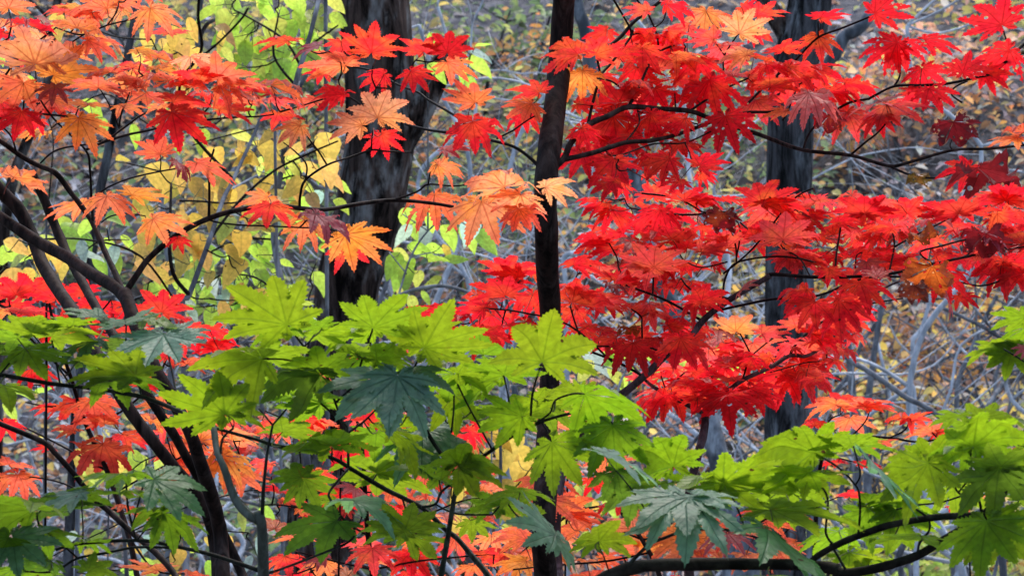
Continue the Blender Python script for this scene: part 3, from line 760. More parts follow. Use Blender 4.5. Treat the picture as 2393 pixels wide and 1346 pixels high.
B.many([
    (1351, 129, 96, 150, .88, 'ro', 0, 'u', -.08), (1361, 165, 68, -88, .85, 'yo', 0, 'u', -.02), (1391, 130, 74, 58, .8, 'ro'), (1506, 100, 66, 112, .8, 'r'), (1514, 27, 74, 168, .62, 'lr'), (1558, 10, 80, 0, .62, 'r'),
    (1650, 27, 64, -95, .95, 'o'), (1728, 79, 84, 60, .97, 'lo', 0, 'u', -.1), (1745, 130, 78, 165, .75, 'lo'), (1668, 92, 84, 170, .8, 'lr'), (1580, 129, 94, -8, .55, 'or'), (1561, 112, 52, 95, .9, 'r'),
    (1501, 112, 70, -90, .9, 'ro'), (1576, 187, 72, 5, .75, 'ro'), (1529, 206, 68, -95, .92, 'r'), (1488, 157, 68, -60, .85, 'r'), (1658, 187, 86, -72, .92, 'r', 0, 'u', -.05), (1447, 241, 82, 118, .9, 'dr'),
    (1434, 272, 96, -118, .92, 'r'), (1521, 267, 62, -98, .9, 'r'), (1601, 277, 72, 200, .8, 'r'), (1695, 272, 86, -66, .95, 'rh', 0, 'u', -.04), (1765, 234, 66, -60, .8, 'lr'), (1748, 180, 68, 20, .8, 'lr'),
    (1434, 372, 76, -98, .9, 'r'), (1360, 358, 66, -120, .85, 'r'), (1565, 371, 82, 215, .9, 'r'), (1635, 388, 74, 35, .9, 'r'), (1434, 425, 64, 200, .8, 'r'),
    (1260, 217, 76, 152, .75, 'ro'), (1243, 243, 72, 205, .8, 'or'), (1225, 262, 50, -80, .8, 'r'), (1347, 244, 60, -8, .85, 'ro'),
    (2044, 33, 100, 18, .85, 'rh', 0, 'u', -.05), (2097, 100, 94, 212, .9, 'rh'), (2110, 100, 62, -70, .9, 'rh'), (2341, 60, 112, 138, .9, 'rh', 0, 'u', -.06), (2358, 117, 110, 205, .9, 'rh', 0, 'u', -.02), (2161, 94, 98, -4, .55, 'rh'),
    (2154, 160, 68, -58, .97, 'rh'), (2298, 170, 76, -20, .85, 'r'), (2250, 172, 60, 80, .9, 'rh'), (1917, 43, 62, 30, .62, 'r'), (1910, 84, 62, -80, .95, 'ro'), (2171, 207, 68, -50, .8, 'rh'), (2150, 212, 60, 210, .7, 'r'),
    (2071, 247, 118, -8, .5, 'lr'), (2071, 244, 96, -24, .3, 'pk', -22, 't', -.08), (2060, 238, 90, 172, .3, 'pk', 10, 't', -.04), (1890, 217, 90, -68, .82, 'pk', 0, 't', -.14), (1843, 157, 94, 5, .7, 'ro'), (1893, 160, 102, 10, .55, 'r'), (1974, 194, 88, -14, .5, 'r'),
    (1927, 207, 86, -24, .6, 'r'), (1980, 262, 76, -65, .8, 'lr'), (2050, 267, 58, -70, .8, 'r'), (1938, 270, 58, -95, .95, 'dm', 0, 'u', -.08), (2228, 285, 84, -75, .95, 'dm', 0, 'u', -.1), (2378, 321, 78, 190, .42, 'o'), (2393, 310, 60, 100, .6, 'or'),
    (2268, 388, 84, 215, .9, 'r'), (2285, 392, 118, -48, .6, 'dm', -35, 'u', -.12), (2148, 412, 36, -100, .8, 'ol'), (1836, 261, 68, 195, .55, 'o'), (1800, 205, 74, 40, .6, 'ro'), (1790, 150, 70, -20, .6, 'r'), (1830, 120, 66, 80, .6, 'ro'),
    (1610, 60, 66, 200, .6, 'lr'), (1630, 140, 76, -100, .7, 'r'), (1770, 40, 66, 40, .6, 'ro'), (1540, 160, 70, 60, .6, 'lr'), (1620, 220, 66, 190, .6, 'r'), (1590, 330, 60, -60, .6, 'r'), (1690, 110, 70, -60, .8, 'lr'), (1450, 130, 60, 20, .7, 'r'),
    (1480, 320, 60, -130, .7, 'r'), (1530, 320, 62, 20, .6, 'r'), (1360, 300, 50, -60, .8, 'r')])
B.fill([(1420, 60), (1600, -20), (1800, 20), (1830, 150), (1980, 160), (2080, 240), (1950, 260), (1760, 230), (1620, 300), (1470, 310), (1390, 230)], 20, (50, 70), ['r', 'ro', 'r', 'r', 'lr'], 21, mind=56)
B.fill([(1330, 350), (1440, 330), (1620, 330), (1660, 420), (1480, 440), (1380, 420)], 12, (44, 60), ['r', 'ro', 'r'], 22, mind=36)
B.fill([(1400, 120), (1560, 60), (1700, 60), (1800, 140), (1950, 190), (1900, 240), (1700, 200), (1500, 230)], 16, (42, 60), ['r', 'ro', 'r', 'lr'], 23, mind=38, off=(-.05, .15))
B.finish()

# ================================================================== middle red maple: the reddish bough
C = Maple("red_maple", (0.06, 4.6, 0.0), "dense red maple on a slanting grey red bough, right of the brown stem", "maple tree", M_RTWIG, M_TWIG, M_PET, 4.6, seed=3, amp=0.07)
C.branch([(1800, 645), (1742, 678), (1685, 714), (1641, 751), (1611, 791), (1555, 831), (1518, 868), (1478, 902), (1430, 940), (1370, 1000), (1340, 1040), (1310, 1120), (1300, 1250), (1310, 1400)], 13, 23, "stem", M_RTWIG, ground=(0.22, 4.65, -0.05), sides=12)
for pts, w0, w1 in [
    ([(1795, 648), (1806, 641), (1893, 647), (1980, 647), (2077, 640), (2180, 617), (2250, 602), (2300, 590), (2345, 575)], 10, 5),
    ([(1671, 727), (1800, 700), (1910, 691), (1987, 661), (2050, 647), (2200, 652), (2290, 668), (2340, 655)], 6.5, 4),
    ([(1638, 748), (1561, 704), (1484, 674), (1450, 662)], 7, 5), ([(1671, 727), (1688, 690), (1695, 650), (1721, 614), (1800, 600), (1860, 603), (1900, 612)], 6, 4),
    ([(1701, 697), (1621, 680), (1591, 650)], 5, 4), ([(1548, 824), (1501, 809), (1400, 809), (1330, 800)], 5.5, 4), ([(1501, 808), (1500, 760), (1498, 740), (1475, 722)], 5, 4),
    ([(1511, 891), (1494, 874), (1440, 845), (1384, 823)], 7, 6), ([(1721, 612), (1720, 580), (1712, 550), (1695, 525)], 5, 3.5), ([(1700, 612), (1640, 625), (1600, 610)], 4, 3), ([(1525, 690), (1527, 650), (1526, 625)], 5, 4),
    ([(1730, 520), (1760, 545), (1800, 570)], 5, 5), ([(1560, 500), (1620, 502), (1680, 495), (1720, 500)], 5, 4), ([(1500, 452), (1580, 463), (1640, 495)], 5, 4), ([(1475, 487), (1540, 498), (1570, 502)], 4, 4), ([(1720, 610), (1725, 520), (1640, 495)], 4, 4),
    ([(2077, 640), (2090, 575), (2085, 540)], 5, 4), ([(2090, 577), (2130, 555), (2200, 520), (2240, 500), (2300, 495), (2380, 490)], 5, 4), ([(2180, 617), (2150, 590), (2200, 575), (2260, 560), (2310, 560)], 5, 5), ([(2000, 640), (2001, 600), (2015, 590)], 4, 3),
    ([(1893, 646), (1870, 605), (1830, 580), (1823, 560)], 4, 3), ([(2250, 602), (2290, 580), (2345, 570)], 4, 3), ([(1690, 640), (1760, 580), (1850, 470), (1900, 440)], 5, 4), ([(1950, 648), (1960, 560), (1985, 490), (2100, 470)], 5, 4),
    ([(1430, 845), (1330, 760), (1220, 730), (1130, 720)], 5, 4), ([(1360, 800), (1330, 700), (1350, 640)], 4, 4)]:
    C.branch(pts, w0, w1, "branch", sides=7)
C.many([
    (1415, 475, 66, 190, .7, 'r'), (1430, 490, 62, -60, .8, 'r'), (1545, 490, 84, 215, .75, 'rh', 0, 'u', -.05), (1540, 495, 80, -40, .8, 'rh'), (1460, 432, 60, 200, .7, 'r'), (1600, 470, 76, 50, .75, 'r'), (1570, 560, 80, 110, .7, 'r'),
    (1690, 498, 62, -100, .95, 'dm', 0, 'u', -.12), (1630, 470, 66, 20, .6, 'r'), (1780, 475, 88, 60, .85, 'ro', 0, 'u', -.06), (1795, 470, 95, 12, .5, 'r'), (1820, 478, 90, 200, .6, 'lr'),
    (1405, 560, 80, 160, .7, 'r'), (1445, 580, 90, 140, .7, 'r'), (1528, 625, 88, 85, .9, 'lr', 0, 'u', -.12), (1520, 630, 86, 190, .6, 'lr', 0, 'u', -.1), (1700, 580, 72, 95, .8, 'lr'), (1690, 560, 84, 180, .6, 'r'), (1640, 590, 76, 20, .6, 'lr'),
    (1475, 565, 62, -50, .3, 'pk', -35, 't', -.12), (1420, 662, 68, -5, .4, 'mv', -8, 't', -.1), (1730, 680, 60, 52, .25, 'pk', 45, 't', -.06), (1640, 705, 72, 75, .9, 'r', 0, 'u', -.06), (1625, 700, 72, -25, .8, 'r'),
    (1337, 708, 96, 75, .85, 'ro', 0, 'u', -.05), (1385, 705, 82, 20, .7, 'lr'), (1340, 620, 70, 40, .7, 'r'), (1210, 650, 90, 165, .8, 'r'), (1180, 690, 84, 130, .8, 'r'), (1180, 640, 80, 60, .8, 'r'), (1130, 720, 90, 175, .7, 'r'), (1060, 740, 88, 150, .7, 'r'), (1030, 755, 70, 200, .5, 'r'),
    (1150, 700, 78, 10, .25, 'pk', 12, 't', -.1), (1240, 640, 62, 40, .8, 'ro'), (1120, 770, 70, -60, .7, 'r'), (1590, 790, 84, -60, .9, 'r'), (1560, 760, 80, 10, .7, 'r'), (1480, 800, 74, -100, .8, 'dr'), (1440, 790, 70, 200, .7, 'ro'), (1550, 800, 76, -110, .85, 'r'),
    (1470, 765, 34, -100, .8, 'bo'), (1885, 676, 80, 195, .8, 'r', 0, 'u', -.1), (1905, 705, 80, -125, .9, 'r', 0, 'u', -.08), (1960, 700, 80, -80, .9, 'r'), (2010, 660, 84, -70, .8, 'r'), (1830, 560, 88, 90, .9, 'lr', 0, 'u', -.08), (1850, 590, 88, -30, .7, 'lr'),
    (2020, 500, 84, 100, .8, 'r'), (2000, 495, 92, 20, .6, 'ro'), (2085, 535, 96, 170, .7, 'ro', 0, 'u', -.06), (2240, 500, 92, 130, .8, 'r', 0, 'u', -.05), (2250, 495, 94, 20, .6, 'r'), (2330, 500, 88, -10, .7, 'ro'), (2350, 470, 84, 80, .8, 'r'), (2120, 500, 76, 110, .8, 'r'),
    (2140, 560, 70, 10, .3, 'bo', 10, 't', -.08), (2178, 622, 96, -112, .95, 'bo', 0, 'u', -.2), (2138, 668, 56, -90, .95, 'br', 0, 'u', -.23), (2200, 630, 72, -60, .85, 'dr', 0, 'u', -.1), (2240, 690, 60, -20, .8, 'r'), (2215, 690, 70, -75, .3, 'pk', -70, 't', -.12),
    (2298, 535, 104, -34, .5, 'mv', -30, 't', -.16), (2305, 545, 84, -95, .9, 'dm', 0, 'u', -.18), (2345, 610, 84, -40, .8, 'r'), (2340, 620, 78, 170, .7, 'r'), (2390, 570, 80, 130, .8, 'ro'), (2390, 640, 80, 200, .8, 'r'), (2290, 540, 60, 200, .6, 'r')])
C.fill([(1390, 520), (1500, 520), (1700, 560), (1640, 620), (1580, 700), (1600, 770), (1500, 820), (1380, 780), (1330, 740), (1330, 640), (1400, 600)], 32, (48, 68), ['r', 'ro', 'r', 'r', 'lr', 'r'], 31, mind=42)
C.fill([(1790, 470), (1940, 440), (2100, 490), (2400, 450), (2460, 600), (2290, 590), (2150, 620), (2080, 640), (1960, 660), (1840, 620), (1720, 530)], 60, (50, 70), ['r', 'ro', 'r', 'r', 'lr', 'r'], 32, mind=40)
C.fill([(1000, 740), (1180, 640), (1260, 640), (1240, 780), (1100, 790)], 8, (60, 80), ['r', 'r', 'dr', 'ro'], 33, mind=50)
C.fill([(1380, 540), (1520, 540), (1690, 580), (1620, 690), (1640, 760), (1520, 830), (1380, 790), (1320, 720), (1330, 630)], 20, (38, 56), ['lr', 'ro', 'r', 'r', 'lr'], 34, mind=40, off=(-.1, .2))
C.fill([(1770, 480), (1900, 440), (2100, 480), (2400, 450), (2420, 640), (2200, 600), (2080, 650), (1900, 640), (1740, 560)], 38, (40, 58), ['r', 'ro', 'lr', 'r', 'lr'], 35, mind=38, off=(-.1, .2))
C.fill([(1360, 440), (1460, 420), (1640, 440), (1760, 470), (1680, 530), (1400, 510)], 12, (42, 58), ['r', 'ro', 'r'], 36, mind=36)
C.finish()

# ================================================================== lower red maple: fork low between the blue grey trunks
E = Maple("red_maple", (0.25, 4.85, 0.0), "small red maple forked low in front of the leaning blue grey trunk", "maple tree", M_RTWIG, M_TWIG, M_PET, 4.85, seed=4, amp=0.07)
E.branch([(1645, 960), (1648, 985), (1642, 1023), (1628, 1073), (1612, 1140), (1605, 1250), (1615, 1400)], 18, 24, "stem", M_RTWIG, ground=(0.80, 4.9, -0.05), sides=10)
for pts, w0, w1 in [
    ([(1648, 968), (1590, 937), (1545, 915), (1510, 890), (1480, 855)], 13, 6), ([(1644, 972), (1685, 929), (1732, 890), (1800, 858), (1846, 831), (1887, 831), (1927, 804), (1980, 754), (2007, 717), (2071, 671), (2127, 648)], 13, 5),
    ([(1846, 830), (1863, 801), (1907, 761), (1967, 728), (2027, 711), (2110, 697)], 7, 4), ([(1735, 888), (1750, 840), (1755, 830), (1730, 780)], 5, 4), ([(1755, 832), (1800, 795), (1850, 765)], 4, 4), ([(1925, 806), (1930, 840), (1880, 848), (1800, 870)], 4, 3),
    ([(1565, 925), (1580, 890), (1600, 870)], 4, 3), ([(1700, 915), (1660, 880), (1640, 870)], 4, 3), ([(1908, 760), (1912, 720), (1920, 690)], 4, 3), ([(1560, 922), (1545, 880)], 4, 3), ([(1660, 950), (1720, 925), (1780, 925)], 4, 3)]:
    E.branch(pts, w0, w1, "branch", sides=7)
E.many([
    (1560, 920, 90, 200, .7, 'r'), (1570, 915, 84, -60, .8, 'ro'), (1600, 900, 80, 40, .7, 'r'), (1700, 920, 92, -80, .8, 'rh', 0, 'u', -.06), (1690, 915, 88, 190, .8, 'rh'), (1750, 905, 90, -30, .8, 'rh'), (1710, 855, 84, 60, .7, 'r'), (1545, 880, 64, 150, .6, 'r'),
    (1655, 820, 70, -100, .9, 'lr'), (1720, 775, 72, 100, .85, 'o'), (1680, 770, 70, -30, .35, 'pk', -12, 't'), (1760, 800, 78, -60, .8, 'lr'), (1780, 780, 80, 20, .7, 'lr'), (1830, 870, 84, -100, .9, 'r'), (1870, 850, 84, -60, .9, 'r'), (1880, 870, 84, -10, .8, 'lr'),
    (1900, 780, 90, 10, .7, 'r', 0, 'u', -.06), (1930, 760, 92, -20, .8, 'r'), (1890, 800, 70, -150, .7, 'lr'), (1800, 835, 66, 190, .7, 'ro'), (1960, 740, 80, 30, .7, 'r'), (1620, 870, 74, 20, .8, 'r'), (1765, 915, 60, -110, .85, 'rh'), (1860, 765, 64, 60, .8, 'lr'), (1985, 715, 76, -20, .8, 'r'), (1640, 880, 76, -110, .7, 'r')])
E.fill([(1500, 880), (1620, 840), (1690, 780), (1770, 780), (1775, 880), (1720, 925), (1500, 925)], 12, (46, 62), ['r', 'ro', 'ro', 'r', 'lr'], 41, mind=42)
E.fill([(1870, 740), (1990, 690), (2010, 735), (1960, 830), (1890, 870), (1830, 860), (1850, 790)], 15, (46, 62), ['r', 'ro', 'lr', 'r', 'lr'], 42, mind=40)
E.fill([(1480, 880), (1620, 830), (1770, 770), (1780, 900), (1700, 940), (1500, 935)], 16, (38, 54), ['r', 'ro', 'r', 'lr'], 43, mind=32, off=(-.1, .15))
E.fill([(1860, 740), (2000, 680), (2030, 730), (1970, 850), (1900, 890), (1830, 860)], 14, (38, 54), ['r', 'ro', 'r', 'lr'], 44, mind=32, off=(-.1, .15))
E.finish()

# ================================================================== low red and orange maples behind the green ones
F1 = Maple("orange_red_maple", (-0.52, 4.9, 0.0), "low orange red maple behind the leaning dark stems at the photo's left edge", "maple tree", M_TWIG, M_TWIG, M_PET, 4.9, seed=5)
F1.branch([(330, 1400), (300, 1250), (250, 1100), (200, 990), (165, 880), (130, 780), (110, 700)], 15, 6, "stem", M_TWIG, ground=(-0.88, 4.95, -0.05))
for pts in ([(205, 1000), (300, 950), (380, 860), (400, 760), (378, 730)], [(165, 880), (80, 800), (30, 740), (20, 690)], [(250, 1100), (160, 1050), (60, 1000), (0, 980)], [(270, 1150), (400, 1080), (480, 1040), (560, 1030)], [(180, 940), (120, 950), (60, 940)], [(130, 780), (220, 740), (260, 700)], [(300, 1250), (360, 1330), (440, 1340)], [(285, 1200), (150, 1130), (40, 1110)], [(390, 800), (440, 780), (490, 770)]):
    F1.branch(pts, 6, 3.5, sides=6)
F1.many([
    (37, 690, 86, 110, .75, 'r'), (75, 690, 86, 60, .85, 'r'), (130, 700, 78, 75, .7, 'r'), (160, 725, 76, -15, .6, 'ro'), (20, 728, 66, 160, .6, 'o'), (45, 730, 64, 20, .5, 'lr'), (220, 720, 62, 70, .8, 'r'), (378, 730, 82, 85, .95, 'r', 0, 'u', -.05),
    (435, 770, 70, 10, .6, 'ro'), (478, 770, 66, -20, .5, 'r'), (95, 790, 50, 0, .6, 'r'), (75, 860, 56, -60, .7, 'r'), (200, 770, 60, 20, .5, 'r'), (390, 830, 62, 0, .6, 'ro'), (440, 850, 62, 40, .6, 'or'), (365, 865, 62, 200, .6, 'ro'),
    (214, 933, 86, -40, .75, 'or'), (180, 940, 74, -100, .6, 'ro'), (127, 953, 56, 160, .6, 'ro'), (174, 1006, 54, 150, .7, 'or'), (244, 990, 72, 140, .6, 'or'), (241, 1036, 86, -110, .85, 'du'), (288, 1015, 66, -30, .6, 'ro'), (351, 985, 76, 30, .7, 'o'),
    (401, 1040, 82, -30, .7, 'or'), (468, 1030, 86, 40, .8, 'o'), (540, 1010, 80, 0, .7, 'o'), (520, 1065, 76, -50, .8, 'yo'), (430, 1090, 76, 200, .7, 'or'), (117, 1046, 50, 190, .6, 'r'), (43, 1107, 66, -120, .8, 'or'), (8, 985, 56, -60, .8, 'r'),
    (291, 1185, 72, 10, .5, 'or'), (330, 1190, 60, -10, .5, 'o'), (368, 1332, 84, 150, .6, 'o'), (440, 1338, 70, 10, .6, 'or'), (20, 1085, 60, 30, .6, 'or'), (480, 975, 60, 120, .6, 'or'), (330, 900, 60, 40, .6, 'r')])
F1.fill([(-60, 650), (160, 670), (280, 700), (480, 760), (520, 820), (300, 800), (60, 780), (-60, 740)], 18, (55, 75), ['r', 'ro', 'or', 'r'], 51, mind=48)
F1.fill([(330, 930), (480, 950), (600, 1000), (580, 1120), (500, 1130), (400, 1080)], 12, (55, 78), ['or', 'o', 'lr'], 52, mind=48)
F1.finish()

F2 = Maple("orange_red_maple", (-0.19, 5.0, 0.0), "low orange red maple behind the green leaves, between pale green stem and brown stem", "maple tree", M_TWIG, M_TWIG, M_PET, 5.0, seed=6)
F2.branch([(880, 1420), (860, 1250), (850, 1100), (840, 1000), (800, 930)], 15, 5, "stem", M_TWIG, ground=(-0.3, 5.0, -0.05))
for pts in ([(855, 1150), (760, 1060), (680, 990), (620, 960)], [(850, 1100), (930, 1030), (1020, 1000), (1100, 960)], [(860, 1250), (760, 1200), (660, 1180), (610, 1180)], [(862, 1260), (960, 1220), (1080, 1170), (1180, 1160)], [(870, 1330), (980, 1310), (1080, 1300), (1180, 1290)], [(870, 1330), (780, 1310), (700, 1290)]):
    F2.branch(pts, 6, 3.5, sides=6)
F2.many([(850, 980, 84, 40, .7, 'r'), (900, 990, 84, -20, .7, 'ro'), (830, 1010, 76, -100, .8, 'r'), (860, 1310, 90, 10, .5, 'o'), (760, 1300, 78, 190, .4, 'pk', 10, 't'), (660, 1170, 70, 0, .6, 'or'), (640, 1000, 76, 60, .7, 'ro'), (960, 1290, 76, -90, .8, 'r'), (870, 1280, 76, -90, .8, 'lr'),
    (1110, 990, 66, 10, .7, 'r'), (1090, 1000, 50, -60, .8, 'r'), (1130, 1300, 80, 20, .7, 'ro'), (830, 1140, 70, -60, .3, 'pk', -30, 't'), (800, 1150, 76, -100, .8, 'r'), (1015, 930, 62, -70, .5, 'dm', -50, 't'), (720, 860, 60, -90, .8, 'or'), (880, 830, 70, 190, .4, 'r'), (950, 820, 66, 170, .5, 'r')])
F2.fill([(600, 930), (820, 930), (960, 960), (1120, 1000), (1100, 1100), (1180, 1180), (1230, 1250), (1220, 1380), (620, 1380), (620, 1250), (660, 1150), (600, 1060)], 56, (50, 68), ['ro', 'o', 'or', 'r', 'lr', 'or'], 61, mind=44)
F2.finish()

F3 = Maple("orange_red_maple", (0.21, 4.75, 0.0), "low orange maple glowing behind the long horizontal bough, under the grey green leaf", "maple tree", M_TWIG, M_TWIG, M_PET, 4.75, seed=7)
F3.branch([(1560, 1450), (1540, 1340), (1500, 1260), (1440, 1180), (1380, 1080), (1330, 960)], 14, 5, "stem", M_TWIG, ground=(0.5, 4.75, -0.05))
for pts in ([(1500, 1260), (1600, 1250), (1700, 1240), (1800, 1260), (1850, 1230)], [(1440, 1180), (1360, 1190), (1290, 1230), (1230, 1280)], [(1520, 1290), (1420, 1310), (1300, 1320), (1200, 1330)], [(1400, 1110), (1480, 1100), (1560, 1110)], [(1500, 1260), (1440, 1230), (1490, 1200)]):
    F3.branch(pts, 6, 4, sides=6)
F3.many([(1320, 1200, 92, 80, .9, 'or', 0, 'u', -.05), (1330, 1205, 90, 10, .6, 'or'), (1290, 990, 72, 70, .9, 'o'), (1310, 1085, 64, -100, .8, 'or'), (1420, 1070, 76, -60, .7, 'or'), (1270, 1110, 76, -60, .8, 'or'), (1560, 1090, 70, 60, .7, 'ro'), (1480, 1235, 96, 100, .85, 'lo', 0, 'u', -.05), (1500, 1240, 90, 190, .7, 'lo'),
    (1600, 1255, 96, 60, .8, 'yo', 0, 'u', -.05), (1600, 1255, 100, -110, .7, 'o'), (1700, 1245, 88, -110, .6, 'pk', 0, 't', -.1), (1710, 1240, 84, 0, .6, 'lo'), (1790, 1220, 80, 20, .8, 'or'), (1230, 1260, 84, 150, .8, 'or'), (1270, 1280, 84, 20, .8, 'yo'), (1230, 1310, 84, -160, .8, 'yo'), (1390, 1120, 50, -75, .8, 'r'), (1285, 1165, 80, -80, .9, 'or', 0, 'u', -.3), (1262, 1120, 70, 200, .8, 'or', 0, 'u', -.3), (1820, 1280, 70, -20, .6, 'o'), (1620, 1290, 60, 10, .5, 'or'), (1450, 1170, 66, 190, .5, 'ro')])
F3.fill([(1170, 1250), (1300, 1180), (1450, 1190), (1560, 1190), (1700, 1180), (1860, 1180), (1900, 1290), (1800, 1380), (1170, 1380)], 30, (54, 74), ['o', 'lo', 'or', 'yo', 'or', 'lr'], 71, mind=46)
F3.finish()

F4 = Maple("orange_red_maple", (0.45, 5.2, 0.0), "small sprig of orange red maple leaves beside the grey trunk, above the green leaves", "maple tree", M_TWIG, M_TWIG, M_PET, 5.2, seed=8)
F4.branch([(1900, 1420), (1905, 1250), (1915, 1100), (1940, 1030), (1984, 1019), (2080, 1023), (2140, 1032), (2250, 1036)], 12, 4, "stem", M_TWIG, ground=(1.4, 5.2, -0.05))
for pts in ([(1925, 1045), (1937, 985), (1965, 968)], [(2080, 1022), (2115, 1004), (2127, 975)], [(1990, 1019), (2022, 985), (2035, 950)], [(2200, 1034), (2178, 1010)], [(1925, 1060), (2000, 1080), (2060, 1090)]):
    F4.branch(pts, 4.5, 3, sides=6)
F4.many([(1953, 946, 76, 150, .7, 'or'), (1965, 950, 66, 70, .8, 'ro'), (1987, 976, 72, -100, .7, 'or'), (2020, 946, 84, 10, .6, 'ro'), (2022, 950, 72, 70, .6, 'or'), (2127, 973, 54, -30, .7, 'ro'), (2115, 972, 46, 160, .6, 'ro'), (2178, 1010, 64, 150, .7, 'or'), (2190, 1010, 58, -10, .8, 'ro'), (2007, 1083, 60, 10, .6, 'r'), (1960, 1080, 50, 160, .6, 'r'), (1903, 995, 42, 90, .8, 'ro'), (2260, 1150, 50, -30, .6, 'or'), (2240, 1035, 40, 190, .5, 'r'), (2220, 1185, 46, 10, .6, 'r'), (1985, 1160, 44, 90, .7, 'r'), (2380, 1060, 50, 60, .6, 'or'), (2060, 1030, 44, -80, .6, 'or')])
F4.finish()

# ================================================================== green maples nearest to the camera
G1 = Maple("green_maple", (-0.21, 3.0, 0.0), "green maple with a pale grey green stem that bends beside the leaning dark stems", "maple tree", M_GPALE, M_GTWIG, M_GPET, 3.0, seed=11, pet_r=3.4, amp=0.05)
G1.branch([(604, 1195, 22), (612, 1230, 24), (615, 1300, 26), (617, 1420, 28)], 22, 28, "stem", M_GPALE, ground=(-0.26, 3.0, -0.05), sides=12)
G1.branch([(493, 985), (500, 1005), (508, 1056), (525, 1097), (548, 1163), (575, 1198), (604, 1216)], 13, 22, "stem", M_GPALE, sides=10)
for pts, w0, w1 in [
    ([(613, 1200), (615, 1150), (620, 1097), (625, 1056), (637, 993)], 10, 6), ([(637, 993), (605, 955)], 5, 4), ([(637, 993), (670, 955)], 5, 4), ([(516, 1060), (520, 1025), (545, 1000)], 7, 5),
    ([(130, 1284), (180, 1270), (318, 1262), (401, 1274), (500, 1297), (604, 1332)], 8, 11), ([(60, 1334), (127, 1334), (180, 1304), (254, 1290), (320, 1278), (410, 1280)], 6, 7), ([(318, 1262), (300, 1190), (296, 1150), (294, 1110)], 6, 5), ([(310, 1225), (330, 1150), (340, 1115)], 5, 4),
    ([(180, 1302), (120, 1250), (94, 1230), (85, 1200)], 5, 5), ([(60, 1334), (30, 1290)], 5, 4), ([(320, 1262), (350, 1225), (385, 1197)], 4, 4), ([(-60, 880), (0, 876), (124, 897), (234, 909), (334, 928), (418, 960), (495, 997)], 10, 11),
    ([(140, 898), (130, 840), (120, 790)], 5, 4), ([(165, 900), (120, 835), (75, 780)], 5, 4), ([(330, 928), (325, 900), (316, 880)], 5, 4), ([(0, 875), (30, 840), (60, 815)], 5, 4), ([(420, 960), (400, 860), (384, 785)], 5, 4), ([(260, 912), (290, 830), (295, 760)], 5, 4)]:
    G1.branch(pts, w0, w1, "branch", sides=7)
G1.many([
    (75, 778, 100, 130, .55, 'g'), (120, 787, 138, 18, .55, 'g'), (60, 815, 92, -55, .65, 'mg'), (40, 790, 92, 190, .5, 'mg'), (316, 878, 150, 157, .6, 'g', 0, 'u', -.05), (312, 882, 96, 0, .5, 'g'), (381, 782, 122, -120, .5, 'gy', 4, 't', -.04), (395, 778, 110, -5, .5, 'gy', 4, 't'),
    (293, 757, 92, 120, .35, 'dy', 10, 't'), (215, 795, 92, 205, .3, 'dy', 12, 't'), (334, 747, 110, -8, .3, 'mg', -6, 't'), (230, 740, 96, 165, .32, 'dy', -12, 't'), (10, 815, 80, 190, .4, 'mg', 10), (190, 840, 90, -20, .5, 'mg'),
    (525, 968, 158, 135, .82, 'bg', 0, 'u', -.06), (535, 965, 90, 10, .7, 'bg'), (80, 1190, 125, 150, .6, 'mg'), (95, 1192, 165, 12, .5, 'dg', 8), (187, 1150, 118, 195, .4, 'gy', 10, 't', -.05), (190, 1150, 80, -20, .5, 'mg'), (294, 1107, 128, 178, .35, 'mg'), (300, 1105, 100, 20, .35, 'mg'), (360, 1120, 160, -20, .6, 'dy', -16, 't', -.07),
    (383, 1197, 108, -38, .82, 'mg', 0, 'u', -.04), (375, 1190, 84, 175, .6, 'mg'), (30, 1256, 120, -28, .7, 'dy', 0, 't', -.05), (20, 1256, 110, 200, .7, 'dg', 0), (94, 1235, 92, -30, .6, 'mg'), (40, 1190, 110, 200, .6, 'mg'), (205, 1335, 76, 30, .8, 'mg'), (120, 1310, 100, 190, .6, 'dg'), (30, 1330, 100, -60, .6, 'mg'), (190, 1265, 70, -10, .4, 'g'), (330, 1160, 74, 30, .5, 'mg'),
    (10, 900, 80, -90, .4, 'g'), (170, 760, 80, 150, .35, 'g'), (260, 870, 90, -60, .5, 'mg'), (300, 800, 90, -100, .5, 'dg', 0, 'u', .05)])
G1.finish()

